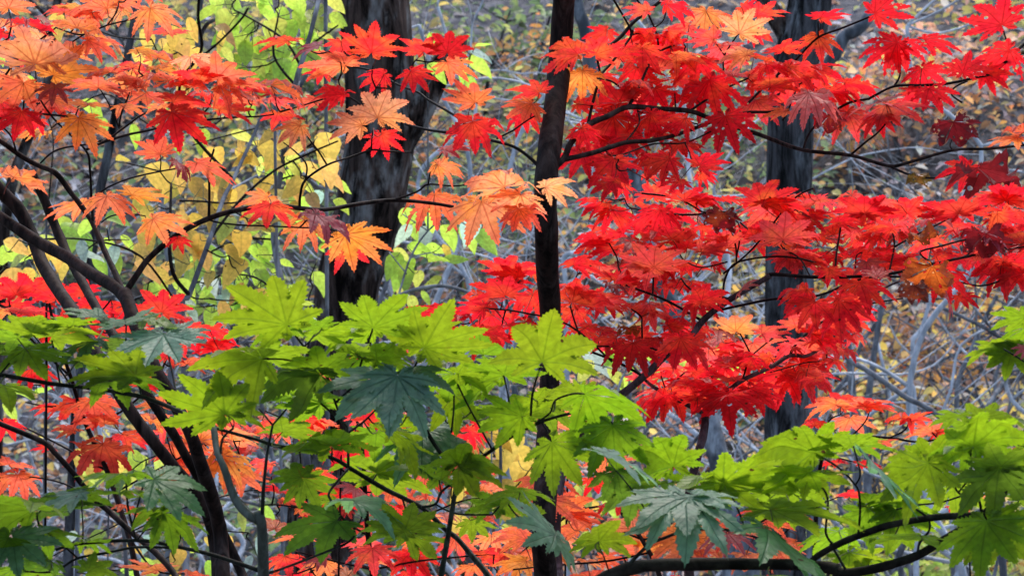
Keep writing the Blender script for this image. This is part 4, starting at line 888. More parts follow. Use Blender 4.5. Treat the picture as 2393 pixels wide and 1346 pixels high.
G2 = Maple("green_maple", (-0.05, 3.05, 0.0), "green maple with a Y shaped dark stem and large bright leaves below the brown stem", "maple tree", M_GTWIG, M_GTWIG, M_GPET, 3.05, seed=12, pet_r=3.4, amp=0.05)
G2.branch([(1070, 1112), (1061, 1163), (1048, 1247), (1031, 1346), (1022, 1430)], 11, 15, "stem", ground=(-0.08, 3.05, -0.05), sides=10)
G2.branch([(495, 998), (600, 1027), (643, 1041), (734, 1056), (784, 1073), (817, 1093), (901, 1143), (985, 1185), (1041, 1237), (1068, 1257), (1102, 1297), (1142, 1346), (1180, 1420)], 8, 15, "stem", ground=(0.0, 3.1, -0.05), off=0.06, sides=10)
for pts, w0, w1 in [
    ([(1070, 1112), (1110, 1080), (1200, 1017), (1240, 997), (1280, 980), (1344, 963), (1387, 953), (1431, 990)], 10, 6), ([(1070, 1112), (1020, 1045), (985, 990), (945, 955)], 10, 10), ([(985, 1185), (1018, 1177), (1031, 1150), (1065, 1122)], 7, 6), ([(1018, 1178), (1068, 1200), (1152, 1202)], 5, 4), ([(1031, 1150), (1026, 1120)], 4, 4),
    ([(814, 1088), (812, 1010), (804, 990), (750, 943)], 7, 5), ([(812, 1012), (850, 985), (880, 955)], 6, 4), ([(814, 1095), (771, 1147), (774, 1170), (800, 1210), (827, 1234), (817, 1264), (734, 1300), (640, 1335)], 6, 6), ([(822, 1245), (845, 1210), (835, 1180)], 5, 4), ([(640, 1335), (620, 1338)], 6, 8),
    ([(1240, 997), (1243, 930), (1255, 880), (1265, 850)], 6, 5), ([(1250, 990), (1285, 965), (1298, 935), (1340, 920), (1367, 921)], 5, 4.5), ([(1235, 1000), (1225, 980)], 5, 4), ([(1265, 985), (1280, 1010), (1290, 1033)], 5, 4),
    ([(800, 988), (780, 930), (765, 880), (752, 875)], 6, 5), ([(785, 940), (830, 895), (840, 860), (860, 800), (872, 768)], 6, 5), ([(770, 890), (710, 810), (672, 760)], 6, 5), ([(830, 895), (845, 860)], 5, 4), ([(940, 955), (950, 900), (990, 815)], 7, 5), ([(780, 930), (700, 850), (613, 838)], 5, 4),
    ([(1055, 1010), (1060, 960), (1061, 925)], 5, 4), ([(1200, 1016), (1190, 940), (1178, 880)], 5, 4), ([(1150, 1050), (1090, 940), (1062, 880)], 5, 4), ([(800, 1210), (790, 1217)], 4, 4), ([(940, 1165), (950, 1200), (943, 1238)], 4, 4), ([(775, 1070), (776, 1045)], 4, 4), ([(700, 1050), (706, 1115)], 4, 4), ([(870, 1125), (880, 1108)], 4, 4), ([(1150, 1202), (1168, 1182)], 4, 4)]:
    G2.branch(pts, w0, w1, "branch", sides=7)
G2.many([
    (613, 838, 176, 177, .72, 'bg', 0, 'u', -.08), (620, 835, 120, 20, .5, 'g'), (670, 759, 176, 140, .85, 'bg', 0, 'u', -.06), (672, 762, 90, 195, .5, 'bg'), (872, 766, 122, 50, .72, 'g', 0, 'u', -.04), (868, 768, 110, 170, .55, 'g'), (752, 766, 90, 168, .42, 'mg'), (737, 778, 98, -20, .5, 'g'),
    (991, 813, 178, 24, .78, 'bg', 0, 'u', -.08), (985, 815, 110, 80, .85, 'bg'), (750, 875, 165, 178, .6, 'dg', 6, 'u', -.06), (750, 870, 90, 90, .7, 'mg'), (830, 825, 98, 25, .5, 'mg'), (845, 830, 92, -40, .6, 'g'), (880, 840, 100, 10, .6, 'mg'), (929, 878, 142, -100, .85, 'gy', 0, 't', -.12), (940, 874, 116, 18, .5, 'dy', 8, 't', -.11), (920, 880, 150, 205, .55, 'gy', 0, 't', -.1),
    (1061, 873, 118, -150, .6, 'g'), (1070, 873, 96, 0, .6, 'g'), (1175, 878, 118, 155, .6, 'g'), (1178, 876, 96, 80, .7, 'g'), (1267, 846, 150, 78, .97, 'bg', 0, 'u', -.1), (1367, 921, 152, -18, .72, 'bg', 0, 'u', -.06), (1360, 920, 112, 170, .6, 'bg'), (1290, 1033, 128, -52, .97, 'bg', 0, 'u', -.1), (1431, 993, 132, -80, .98, 'mg', 0, 'u', -.06), (1425, 990, 92, -150, .8, 'dg'), (1573, 1090, 118, 118, .92, 'bg', 0, 'u', -.03),
    (1220, 973, 120, 195, .82, 'bg', 0, 'u', -.05), (1222, 972, 90, 110, .7, 'bg'), (747, 943, 138, 172, .6, 'mg'), (750, 943, 110, 60, .5, 'mg'), (775, 1041, 118, 172, .52, 'g'), (776, 1042, 96, 60, .6, 'g'), (709, 1117, 88, -58, .9, 'mg'), (705, 1116, 76, 150, .8, 'mg'), (881, 1105, 148, -15, .72, 'bg', 0, 'u', .12), (878, 1105, 110, 80, .7, 'bg', 0, 'u', .12),
    (787, 1217, 138, 205, .75, 'dg', 0, 'u', -.02), (943, 1240, 112, -10, .8, 'mg'), (940, 1238, 104, 170, .7, 'mg'), (945, 1242, 90, 80, .8, 'mg'), (827, 1170, 112, 10, .32, 'gy', -6, 't', -.05), (820, 1168, 90, 190, .3, 'mg', -4), (1072, 1088, 108, -20, .72, 'bg'), (1070, 1085, 80, 70, .8, 'bg'), (913, 1003, 118, -45, .5, 'bg', -35), (918, 1000, 76, 40, .7, 'bg'),
    (1031, 1123, 128, 148, .42, 'mg', -30), (1169, 1180, 98, 165, .7, 'mg'), (1170, 1180, 96, 20, .7, 'g'), (985, 1000, 118, -38, .62, 'dy', -10, 't', .04), (990, 1010, 110, -70, .6, 'dy', 0, 't', .05), (880, 1010, 80, -95, .7, 'mg', 0, 'u', .05), (1061, 922, 84, -85, .9, 'bg', 0, 'u', .04), (1100, 1215, 60, -40, .7, 'g', 0, 'u', .1),
    (660, 1010, 90, 30, .5, 'g', 0, 'u', .1), (590, 900, 100, 30, .5, 'mg', 0, 'u', .1), (1217, 1147, 92, 0, .4, 'bg'), (1215, 1150, 90, 190, .5, 'g'), (1297, 1250, 158, 135, .4, 'gy', -48, 't', -.06), (1300, 1255, 105, -45, .4, 'gy', -45, 't', -.05), (1262, 935, 90, -70, .8, 'mg', -10, 'u', .1), (1275, 925, 84, 20, .5, 'g', 0, 'u', .1), (1130, 830, 96, 30, .5, 'mg', 0, 'u', .12),
    (1484, 1127, 98, -100, .9, 'dg'), (1440, 1100, 78, -70, .8, 'dg'), (1560, 1128, 84, 200, .3, 'g'), (1140, 960, 80, -40, .5, 'mg', 0, 'u', .08), (1090, 960, 90, 10, .5, 'g', 0, 'u', .08)])
G2.finish()

G3 = Maple("green_maple", (0.05, 2.95, 0.0), "green maple bough that runs along the bottom edge and divides upward to the right", "maple tree", M_BOUGH, M_GTWIG, M_GPET, 2.95, seed=13, pet_r=3.4, amp=0.04)
G3.branch([(1960, 1330), (1890, 1320), (1800, 1318), (1700, 1316), (1600, 1318), (1500, 1322), (1440, 1338), (1380, 1375), (1330, 1440)], 27, 34, "stem", M_BOUGH, ground=(0.0, 2.95, -0.05), sides=14, rough=0.2)
for pts, w0, w1 in [
    ([(1890, 1315), (1917, 1294), (1965, 1268), (2010, 1250), (2077, 1227), (2171, 1210), (2240, 1205), (2295, 1205), (2393, 1214), (2460, 1212)], 15, 18), ([(1950, 1335), (1985, 1338), (2060, 1324), (2144, 1297), (2211, 1257), (2278, 1217), (2328, 1173), (2345, 1155), (2420, 1080)], 26, 12)]:
    G3.branch(pts, w0, w1, "branch", M_BOUGH, sides=10)
for pts, w0, w1 in [
    ([(1470, 1318), (1514, 1274), (1551, 1257), (1601, 1240), (1668, 1235), (1742, 1237), (1800, 1207), (1870, 1180)], 9, 5), ([(1510, 1278), (1520, 1245), (1527, 1225)], 6, 4), ([(2005, 1250), (2010, 1197), (2007, 1150), (1994, 1127), (1960, 1093), (1905, 1058)], 6, 5), ([(1950, 1275), (1930, 1244), (1935, 1174), (1923, 1140), (1890, 1107)], 6, 4.5), ([(2001, 1130), (2010, 1105), (1994, 1042)], 5, 4),
    ([(2295, 1205), (2285, 1164), (2251, 1157), (2234, 1143), (2224, 1113), (2170, 1083)], 7, 4.5), ([(2285, 1164), (2287, 1110), (2275, 1045)], 5, 4), ([(2144, 1297), (2150, 1265), (2171, 1240), (2172, 1212)], 7, 5), ([(2171, 1210), (2130, 1185), (2094, 1190)], 6, 4), ([(1980, 1337), (1950, 1285), (1940, 1270)], 7, 5), ([(2290, 1160), (2340, 1130), (2337, 1095)], 5, 4), ([(2251, 1157), (2190, 1175), (2110, 1180)], 5, 4), ([(2300, 1205), (2306, 1218)], 5, 4), ([(2240, 1150), (2270, 1100), (2262, 1010), (2254, 972)], 5, 4), ([(1742, 1236), (1720, 1180), (1692, 1128)], 5, 4), ([(1668, 1235), (1640, 1195), (1612, 1162)], 5, 4), ([(2460, 900), (2400, 850), (2370, 830), (2345, 815)], 6, 4), ([(2420, 1080), (2440, 980), (2460, 900)], 8, 6), ([(2410, 860), (2395, 760)], 4, 4)]:
    G3.branch(pts, w0, w1, "branch", sides=7)
G3.many([
    (1903, 1057, 150, 150, .82, 'bg', 0, 'u', -.06), (1900, 1060, 180, 185, .5, 'bg'), (1905, 1056, 90, 70, .85, 'bg'), (1994, 1040, 122, -8, .45, 'g'), (1990, 1040, 90, 130, .5, 'g'), (2169, 1082, 128, -110, .95, 'bg', 0, 'u', -.1), (2168, 1080, 120, 190, .8, 'bg'), (2172, 1080, 86, 70, .85, 'bg'), (2275, 1043, 138, 52, .88, 'bg', 0, 'u', -.04), (2270, 1045, 110, 180, .6, 'g'),
    (2254, 970, 100, 175, .42, 'mg'), (2288, 978, 100, 14, .42, 'mg'), (2270, 985, 76, -70, .5, 'mg'), (2335, 1093, 116, -95, .82, 'dg'), (2340, 1090, 100, 60, .6, 'mg'), (2345, 1088, 120, 0, .7, 'mg'), (1890, 1103, 120, 190, .5, 'bg'), (1893, 1106, 110, -10, .5, 'g'), (1800, 1190, 240, -10, .42, 'bg', -10, 'u', -.08), (2027, 1185, 88, -75, .9, 'mg'), (2030, 1175, 80, 30, .6, 'mg'),
    (2305, 1217, 148, -88, .98, 'bg', 0, 'u', -.06), (2310, 1217, 150, -35, .8, 'bg', 0, 'u', -.05), (2094, 1190, 108, -60, .9, 'g', 0, 'u', .04), (2090, 1190, 100, 30, .5, 'g', 0, 'u', .05), (2027, 1066, 215, -44, .14, 'gy', -41, 't', -.14), (1793, 1234, 250, -36, .22, 'dy', -32, 't', -.14), (1611, 1160, 142, -105, .62, 'gy', 0, 't', -.12), (1600, 1158, 130, 195, .4, 'gy', 0, 't', -.11), (1620, 1155, 130, -10, .4, 'gy', 0, 't', -.11),
    (1400, 1264, 84, 55, .9, 'bg', 0, 'u', -.04), (1398, 1266, 70, 190, .7, 'bg'), (1691, 1127, 170, 15, .62, 'bg', 0, 'u', -.03), (1688, 1130, 140, -30, .6, 'g'), (1685, 1125, 120, 165, .4, 'bg'), (1407, 1056, 170, -20, .14, 'gy', -19, 't', -.1), (2345, 815, 94, 165, .5, 'bg'), (2368, 816, 76, -100, .9, 'bg'), (2350, 812, 80, 60, .5, 'bg'), (2400, 740, 90, 195, .6, 'g'), (2400, 765, 70, -120, .7, 'bg'), (2405, 815, 52, 190, .7, 'mv', 0, 't'),
    (1960, 1240, 90, -130, .6, 'g', 0, 'u', .06), (1985, 1290, 84, -40, .7, 'bg', 0, 'u', .05), (2150, 1250, 110, 190, .3, 'g'), (2230, 1130, 110, -30, .6, 'g', 0, 'u', .05), (2380, 1170, 90, 10, .5, 'g'), (1830, 1140, 110, -60, .5, 'g', 0, 'u', .05), (1780, 1100, 110, 170, .4, 'g', 0, 'u', .05), (2380, 1040, 90, 30, .5, 'mg'), (2020, 1310, 90, 10, .4, 'g', 0, 'u', .08), (1800, 1345, 120, 170, .3, 'g'), (2110, 1250, 60, -120, .6, 'g', 0, 'u', .06)])
G3.finish()

# ================================================================== saplings with plain oval leaves, behind the maples
Y1 = Maple("yellow_leaved_sapling", (-0.59, 6.3, 0.0), "slender sapling with drooping yellow oval leaves, left of the thick dark trunk", "tree", M_TWIG, M_TWIG, M_GPET, 6.3, seed=21)
Y1.branch([(430, 1420), (440, 1100), (425, 730), (442, 690), (490, 560), (520, 470), (545, 420), (600, 300), (640, 200)], 17, 7, "stem", M_GREY, ground=(-1.25, 6.3, -0.05))
for pts, w0, w1 in [([(443, 690), (405, 640), (395, 560), (398, 500), (400, 430)], 12, 6), ([(490, 560), (560, 470), (640, 400), (720, 360), (790, 330)], 8, 4), ([(545, 420), (440, 300), (420, 200), (470, 120), (463, 40), (470, -60)], 9, 7), ([(420, 470), (460, 470), (540, 475), (600, 460)], 6, 4), ([(445, 150), (500, 110), (560, 50), (580, 20)], 6, 5), ([(440, 220), (400, 280), (370, 330)], 5, 4), ([(425, 730), (330, 600), (200, 560), (80, 560)], 6, 4), ([(600, 300), (520, 320), (450, 340)], 4, 3)]:
    Y1.branch(pts, w0, w1, sides=6)
Y1.many([(440, 40, 60, -70, .9, 'ye'), (435, 90, 84, -120, .9, 'am'), (390, 100, 70, -80, .9, 'ye'), (405, 60, 50, -100, .8, 'ye'), (520, 70, 52, -100, .9, 'ye'), (520, 110, 46, -60, .8, 'yg'), (130, 30, 50, -80, .8, 'ye'), (270, 375, 40, 15, .7, 'ye')])
Y1.fill([(520, 300), (765, 300), (760, 420), (700, 500), (580, 560), (440, 420)], 44, (44, 72), ['ye', 'ye', 'am', 'ye', 'yg'], 81, mind=30, ang=(-170, -10), sq=(.4, 1), top=.3)
Y1.fill([(340, 380), (480, 380), (560, 500), (520, 620), (420, 680), (300, 620), (330, 480)], 30, (42, 70), ['ye', 'am', 'ye'], 82, mind=34, ang=(-150, -20), sq=(.6, 1), top=.3)
Y1.fill([(0, 560), (160, 560), (160, 640), (0, 640)], 6, (60, 84), ['ye', 'am'], 83, mind=42, ang=(-150, -20), sq=(.6, 1), top=.3)
Y1.fill([(500, 740), (620, 700), (640, 640), (560, 600)], 5, (56, 76), ['ye', 'am'], 84, mind=42, ang=(-150, -20), sq=(.6, 1))
Y1.fill([(330, 60), (520, 40), (560, 130), (430, 200), (300, 160)], 10, (40, 64), ['ye', 'am'], 85, mind=40, ang=(-150, -20), sq=(.5, 1), top=.3)
Y1.finish()

L1 = Maple("lime_leaved_sapling", (-0.37, 6.9, 0.0), "sapling with lime green oval leaves rising beside the thick dark trunk to the photo's top", "tree", M_TWIG, M_TWIG, M_GPET, 6.9, seed=22)
L1.branch([(760, 1420), (720, 1100), (690, 800), (640, 560), (660, 380), (690, 200), (720, 100), (745, 0), (760, -80)], 18, 9, "stem", M_GREY, ground=(-0.95, 6.9, -0.05))
for pts, w0, w1 in [([(690, 200), (640, 130), (650, 40)], 8, 4), ([(700, 150), (660, 90), (560, 30)], 8, 4), ([(720, 110), (790, 60)], 6, 4), ([(660, 380), (740, 330), (790, 300)], 6, 4), ([(640, 560), (560, 560), (470, 600)], 6, 4), ([(670, 700), (600, 650), (540, 640)], 6, 4), ([(655, 420), (700, 410), (780, 430)], 5, 3), ([(640, 560), (690, 520)], 4, 3), ([(700, 860), (720, 780), (730, 720)], 4, 3)]:
    L1.branch(pts, w0, w1, sides=6)
L1.fill([(510, -40), (775, -40), (770, 60), (740, 90), (690, 150), (640, 130), (540, 90), (500, 30)], 56, (40, 62), ['li', 'li', 'yg', 'li', 'li'], 91, mind=23, ang=(-160, 20), sq=(.6, 1), top=.35)
L1.fill([(520, 80), (600, 90), (690, 150), (640, 180), (530, 160)], 20, (40, 60), ['li', 'li', 'yg'], 92, mind=28, ang=(-160, 20), sq=(.6, 1), top=.3)
L1.fill([(590, 340), (700, 350), (800, 420), (780, 470), (640, 470)], 24, (38, 60), ['li', 'li', 'yg', 'pl'], 93, mind=30, ang=(-160, 20), sq=(.6, 1), top=.35)
L1.fill([(420, 600), (560, 560), (640, 620), (600, 720), (440, 720)], 40, (38, 62), ['li', 'li', 'li', 'pl'], 94, mind=22, ang=(-160, 20), sq=(.6, 1), top=.3)
L1.fill([(600, 520), (690, 500), (690, 570), (600, 580)], 5, (44, 60), ['li', 'yg'], 95, mind=36, ang=(-160, 20), sq=(.6, 1))
L1.many([(690, 740, 52, -70, .9, 'li'), (730, 735, 46, -90, .9, 'pl'), (700, 715, 40, 20, .7, 'li')])
L1.fill([(580, 470), (700, 440), (760, 560), (720, 700), (620, 700)], 20, (36, 56), ['li', 'li', 'yg', 'li'], 98, mind=26, ang=(-160, 20), sq=(.5, 1), top=.3)
L1.finish()

L2 = Maple("lime_leaved_sapling", (-0.82, 6.6, 0.0), "low lime green sapling with pale backed leaves around the leaning dark stems", "tree", M_TWIG, M_TWIG, M_GPET, 6.6, seed=23)
L2.branch([(180, 1420), (180, 1000), (160, 760), (150, 640), (130, 560), (110, 500)], 12, 5, "stem", M_GREY, ground=(-1.75, 6.6, -0.05))
for pts, w0, w1 in [([(155, 690), (60, 640), (0, 620)], 5, 4), ([(150, 640), (220, 570), (280, 560)], 5, 3), ([(130, 560), (80, 570), (20, 590)], 4, 3), ([(170, 820), (280, 720), (340, 690)], 5, 4), ([(175, 900), (60, 900), (10, 910)], 4, 3), ([(120, 300), (240, 220), (330, 280)], 4, 3), ([(110, 500), (120, 400), (120, 300), (60, 150)], 4, 3)]:
    L2.branch(pts, w0, w1, sides=6)
L2.fill([(0, 560), (90, 560), (130, 600), (100, 640), (0, 650)], 11, (50, 68), ['li', 'li', 'yg'], 96, mind=36, ang=(-160, 20), sq=(.5, 1), top=.3)
L2.fill([(110, 500), (220, 490), (310, 560), (280, 610), (160, 590)], 15, (46, 70), ['li', 'li', 'pl', 'li'], 97, mind=30, ang=(-160, 20), sq=(.5, 1), top=.4)
L2.fill([(290, 640), (400, 600), (420, 720), (330, 740)], 7, (46, 70), ['li', 'li', 'pl'], 98, mind=36, ang=(-160, 20), sq=(.5, 1), top=.3)
L2.many([(190, 560, 56, -80, .95, 'pl', 0, 't'), (270, 570, 56, -95, .95, 'pl', 0, 't'), (20, 920, 60, 10, .6, 'li'), (80, 920, 50, 20, .7, 'li'), (10, 940, 46, -60, .8, 'li'), (190, 235, 60, -30, .7, 'li'), (240, 275, 40, -90, .9, 'li'), (310, 290, 58, -85, .9, 'li'), (345, 255, 54, 10, .5, 'li'), (370, 280, 50, -30, .6, 'pl'), (410, 315, 46, -80, .9, 'li'), (475, 300, 46, -100, .8, 'li'), (60, 180, 30, -30, .8, 'li'), (5, 115, 40, -90, .9, 'li'), (580, 235, 40, -80, .9, 'li'), (430, 1290, 50, 30, .8, 'li'), (280, 1330, 50, -20, .8, 'li')])
L2.finish()

L3 = Maple("lime_leaved_sapling", (-0.26, 7.2, 0.0), "low lime green spray of oval leaves between the thick dark trunk and the brown stem", "tree", M_GREY, M_GREY, M_GPET, 7.2, seed=24)
L3.branch([(900, 1420), (890, 1100), (880, 800), (900, 715), (960, 680), (1030, 668), (1070, 675), (1110, 690), (1180, 720)], 14, 6, "stem", M_GREY, ground=(-0.3, 7.2, -0.05))
for pts, w0, w1 in [([(930, 695), (960, 600), (1000, 540), (1050, 500)], 6, 4), ([(950, 640), (910, 590)], 4, 3), ([(955, 682), (930, 715), (940, 750)], 5, 3), ([(1000, 540), (940, 500)], 4, 3), ([(1050, 500), (1110, 540)], 4, 3), ([(960, 600), (1010, 590)], 4, 3), ([(1000, 200), (1000, 350), (1000, 540)], 4, 5), ([(1000, 200), (1060, 110), (1100, 130)], 4, 3)]:
    L3.branch(pts, w0, w1, sides=6)
L3.fill([(910, 570), (1030, 580), (1050, 650), (940, 640)], 12, (46, 66), ['li', 'li', 'li', 'yg'], 101, mind=28, ang=(-160, 20), sq=(.5, 1), top=.25)
L3.fill([(930, 470), (1130, 490), (1110, 560), (960, 530)], 13, (48, 70), ['li', 'li', 'yg', 'pl'], 102, mind=32, ang=(-160, 20), sq=(.5, 1), top=.3)
L3.many([(960, 690, 46, -80, .9, 'yg'), (985, 680, 40, -60, .9, 'li'), (1035, 570, 44, -60, .9, 'ye'), (1095, 120, 60, -15, .5, 'pl', 0, 't'), (1090, 135, 66, -30, .7, 'li'), (1080, 150, 50, -90, .9, 'li'), (1005, 75, 44, -80, .9, 'li'), (1110, 110, 40, 10, .5, 'li'), (1000, 150, 50, -30, .7, 'li'), (1090, 180, 44, -60, .8, 'li'), (935, 590, 60, -120, .9, 'li'), (950, 615, 60, -90, .95, 'li')])
L3.finish()

L4 = Maple("lime_leaved_sapling", (0.23, 7.4, 0.0), "low lime green sapling half hidden under the slanting red bough", "tree", M_GREY, M_GREY, M_GPET, 7.4, seed=25)
L4.branch([(1450, 1420), (1455, 1100), (1440, 950), (1460, 870), (1500, 835)], 10, 4, "stem", M_GREY, ground=(0.5, 7.4, -0.05))
for pts in ([(1460, 870), (1390, 850), (1340, 840)], [(1455, 880), (1540, 850), (1640, 830)], [(1450, 1000), (1340, 900), (1300, 900)]):
    L4.branch(pts, 4, 3, sides=6)
L4.fill([(1330, 810), (1560, 800), (1760, 820), (1740, 860), (1560, 850), (1480, 880), (1400, 870)], 22, (46, 66), ['li', 'li', 'pl', 'yg'], 103, mind=30, ang=(-160, 20), sq=(.5, 1), top=.3)
L4.finish()

Y2 = Maple("yellow_leaved_sapling", (-0.04, 6.7, 0.0), "yellow leaved sapling glowing low between the green leaves and the brown stem", "tree", M_TWIG, M_TWIG, M_GPET, 6.7, seed=26)
Y2.branch([(1150, 1420), (1160, 1250), (1170, 1100), (1165, 980), (1150, 940)], 12, 4, "stem", M_GREY, ground=(-0.1, 6.7, -0.05))
for pts in ([(1168, 1100), (1120, 1050), (1100, 1010)], [(1165, 1180), (1220, 1120), (1250, 1080)], [(1160, 1250), (1080, 1230), (1000, 1200)], [(1160, 1280), (1280, 1220), (1400, 1190)]):
    Y2.branch(pts, 4, 3, sides=6)
Y2.fill([(1100, 950), (1210, 960), (1240, 1080), (1200, 1180), (1110, 1130), (1090, 1020)], 24, (56, 80), ['ye', 'ye', 'yg', 'ye'], 104, mind=30, ang=(-140, -30), sq=(.7, 1), top=.2)
Y2.fill([(1280, 1120), (1420, 1130), (1420, 1240), (1240, 1250), (1050, 1240), (1050, 1200)], 16, (46, 66), ['yg', 'ye', 'li'], 105, mind=34, ang=(-150, -20), sq=(.6, 1), top=.2)
Y2.finish()

Y3 = Maple("yellow_leaved_sapling", (-0.66, 6.0, 0.0), "low yellow leaved sapling at the foot of the leaning dark stems", "tree", M_TWIG, M_TWIG, M_GPET, 6.0, seed=27)
Y3.branch([(300, 1420), (290, 1250), (270, 1100), (255, 1030)], 12, 4, "stem", M_GREY, ground=(-1.3, 6.0, -0.05))
for pts in ([(275, 1130), (330, 1080), (380, 1060)], [(290, 1250), (380, 1230), (480, 1220)], [(285, 1220), (180, 1270), (120, 1300)], [(290, 1250), (420, 1190), (560, 1150), (640, 1140)]):
    Y3.branch(pts, 4, 3, sides=6)
Y3.fill([(180, 1030), (300, 1030), (380, 1060), (370, 1110), (260, 1110), (190, 1080)], 12, (50, 72), ['ye', 'yg', 'li'], 106, mind=32, ang=(-150, -20), sq=(.6, 1), top=.2)
Y3.fill([(180, 1240), (420, 1220), (560, 1180), (640, 1180), (600, 1300), (400, 1340), (180, 1340)], 18, (36, 58), ['yg', 'ye', 'li', 'pl'], 107, mind=44, ang=(-150, -20), sq=(.6, 1), top=.3)
Y3.finish()

# ================================================================== forest trunks behind
def trunk_tree(name, pts, d, label, mat, ground_to=None, sides=56, bark=0.075, seed=0.0, limbs=(), n=14, group=None, cat="tree"):
    """pts: (x, y, width) in pixels from top to bottom, all at distance d; the last point runs on down to the ground"""
    bx = P(pts[-1][0], pts[-1][1], d).x
    gz = hill_z(bx, d)
    root = empty(name, (bx, d, gz))
    tag(root, label, cat, group)
    p3 = [P(p[0], p[1], d) for p in pts]; rad = [(0.54 if sides > 30 else 0.5) * p[2] * px(d) for p in pts]
    if p3[-1].z > gz:
        slope = (p3[-1] - p3[-2]); 
        last, rl = p3[-1], rad[-1]; foot = Vector((last.x + slope.x * 0.8, d, gz - 0.1))
        for t in (0.12, 0.3, 0.6, 1.0):
            p3.append(last.lerp(foot, t)); rad.append(rl * (1 + 0.35 * t * t))
    mb = MB(); mb.tube(p3, rad, sides=sides, n=n, bark=bark * 1.25, seed=seed, bq=1.6)
    mb.build("trunk", mat, root)
    for lp, lm in limbs:
        m2 = MB(); m2.tube([P(q[0], q[1], d + (q[3] if len(q) > 3 else 0)) for q in lp], [0.5 * q[2] * px(d) for q in lp], sides=max(8, sides // 2), n=8, bark=bark * .8, seed=seed + 3)
        m2.build("limb", lm or mat, root)
    return root

trunk_tree("tree", [(868, -260, 130), (872, -60, 138), (877, 60, 146), (884, 150, 146), (889, 250, 150), (888, 334, 148), (868, 450, 147), (846, 550, 142), (815, 650, 138), (803, 744, 136), (780, 900, 140), (758, 1100, 145), (740, 1346, 150)], 8.5,
    "thickest dark trunk with rough bark and a broken side limb, left of centre", M_TRUNK, seed=1.0, limbs=[([(886, 420, 110), (925, 330, 95), (965, 270, 84), (1005, 200, 70), (1035, 150, 56), (1062, 112, 48), (1080, 98, 30), (1090, 92, 8)], None)])
trunk_tree("tree", [(1915, -250, 84), (1900, -60, 88), (1888, 40, 92), (1866, 120, 95), (1850, 200, 95), (1847, 300, 96), (1845, 418, 97), (1836, 650, 90), (1838, 800, 90), (1838, 900, 92), (1835, 1000, 90), (1832, 1150, 90), (1830, 1346, 95)], 10.0,
    "dark grey ridged trunk that forks near the photo's top, behind the red leaves", M_TRUNK2, seed=5.0, limbs=[([(1868, 170, 60), (1848, 100, 50), (1815, 45, 44), (1780, -10, 40), (1740, -100, 36)], M_TRUNK)])
trunk_tree("tree", [(1330, -200, 26), (1347, 0, 29), (1367, 67, 30), (1381, 157, 32), (1405, 220, 34), (1440, 300, 36), (1480, 400, 38), (1503, 480, 40), (1530, 600, 42), (1570, 720, 44), (1612, 850, 46), (1645, 940, 47), (1664, 1010, 48), (1682, 1080, 50), (1700, 1150, 54), (1716, 1250, 60)], 11.5,
    "leaning blue grey trunk passing behind the brown stem and the red leaves", M_BLUE, seed=9.0, sides=24, bark=0.04)
trunk_tree("tree", [(1840, 960, 26), (1810, 1050, 40), (1785, 1120, 48), (1762, 1190, 56), (1745, 1300, 64)], 10.8, "stout leaning blue grey trunk at the foot of the dark grey ridged trunk", M_BLUE, seed=12.0, sides=24, bark=0.04)
trunk_tree("tree", [(1200, 900, 14), (1222, 1030, 20), (1240, 1130, 23), (1255, 1260, 26)], 9.5, "slim blue grey trunk just left of the brown stem's lower part", M_BLUE, seed=13.0, sides=16, bark=0.03)
trunk_tree("tree", [(330, -60, 14), (300, 120, 18), (267, 284, 21), (247, 385, 22), (232, 460, 22), (215, 600, 22), (200, 760, 24), (180, 930, 22), (170, 1100, 24), (160, 1300, 26)], 8.2, "slim dark blue trunk behind the orange leaves at the left", M_TRUNK2, seed=15.0, sides=16, bark=0.05)
trunk_tree("tree", [(150, -60, 18), (128, 40, 20), (115, 180, 22), (75, 300, 24), (30, 420, 26), (8, 560, 28), (2, 700, 30), (-10, 1000, 34)], 8.8, "dark trunk with crossing limb at the photo's left edge", M_TRUNK, seed=17.0, sides=16, bark=0.05, limbs=[([(118, 60, 12), (160, 10, 12), (190, -60, 12)], None), ([(110, 40, 8), (70, 0, 7), (30, -40, 6)], None)])
trunk_tree("tree", [(480, -60, 9), (466, 40, 11), (463, 120, 12), (458, 160, 12), (430, 240, 9), (400, 330, 9), (380, 500, 12), (396, 620, 14), (405, 700, 15), (400, 900, 16), (395, 1200, 18)], 7.8, "thin grey trunk among the yellow leaves", M_GREY, seed=18.0, sides=12, bark=0.03, limbs=[([(458, 170, 10), (475, 70, 9), (520, 40, 8), (560, 20, 6)], M_TRUNK), ([(455, 200, 9), (420, 130, 7), (400, 60, 5)], None)])
trunk_tree("tree", [(1310, 180, 8), (1240, 270, 9), (1200, 360, 10), (1165, 540, 17), (1150, 590, 20), (1160, 640, 22), (1175, 800, 24), (1180, 1100, 26)], 12.5, "pale slim trunk left of the brown stem, its bark peeling white", M_PALE, seed=19.0, sides=12, bark=0.03)
trunk_tree("tree", [(2120, -160, 26), (2040, 20, 28), (2005, 70, 28), (1975, 85, 29), (1955, 125, 28), (1935, 150, 27), (1900, 230, 26), (1880, 400, 26), (1890, 700, 28), (1900, 1100, 34)], 11.0, "pale grey crooked trunk leaning out from behind the dark grey ridged trunk", M_BLUE, seed=20.0, sides=16, bark=0.04)
trunk_tree("tree", [(2065, 690, 10), (2050, 780, 14), (2040, 850, 15), (2030, 940, 17), (2028, 1100, 20)], 14.0, "slim grey trunk right of the red leaf mass, one of a pair of straight ones", M_GREY, seed=21.0, sides=12, bark=0.03, limbs=[([(2050, 800, 8), (2065, 860, 8), (2085, 950, 9)], M_PALE)])
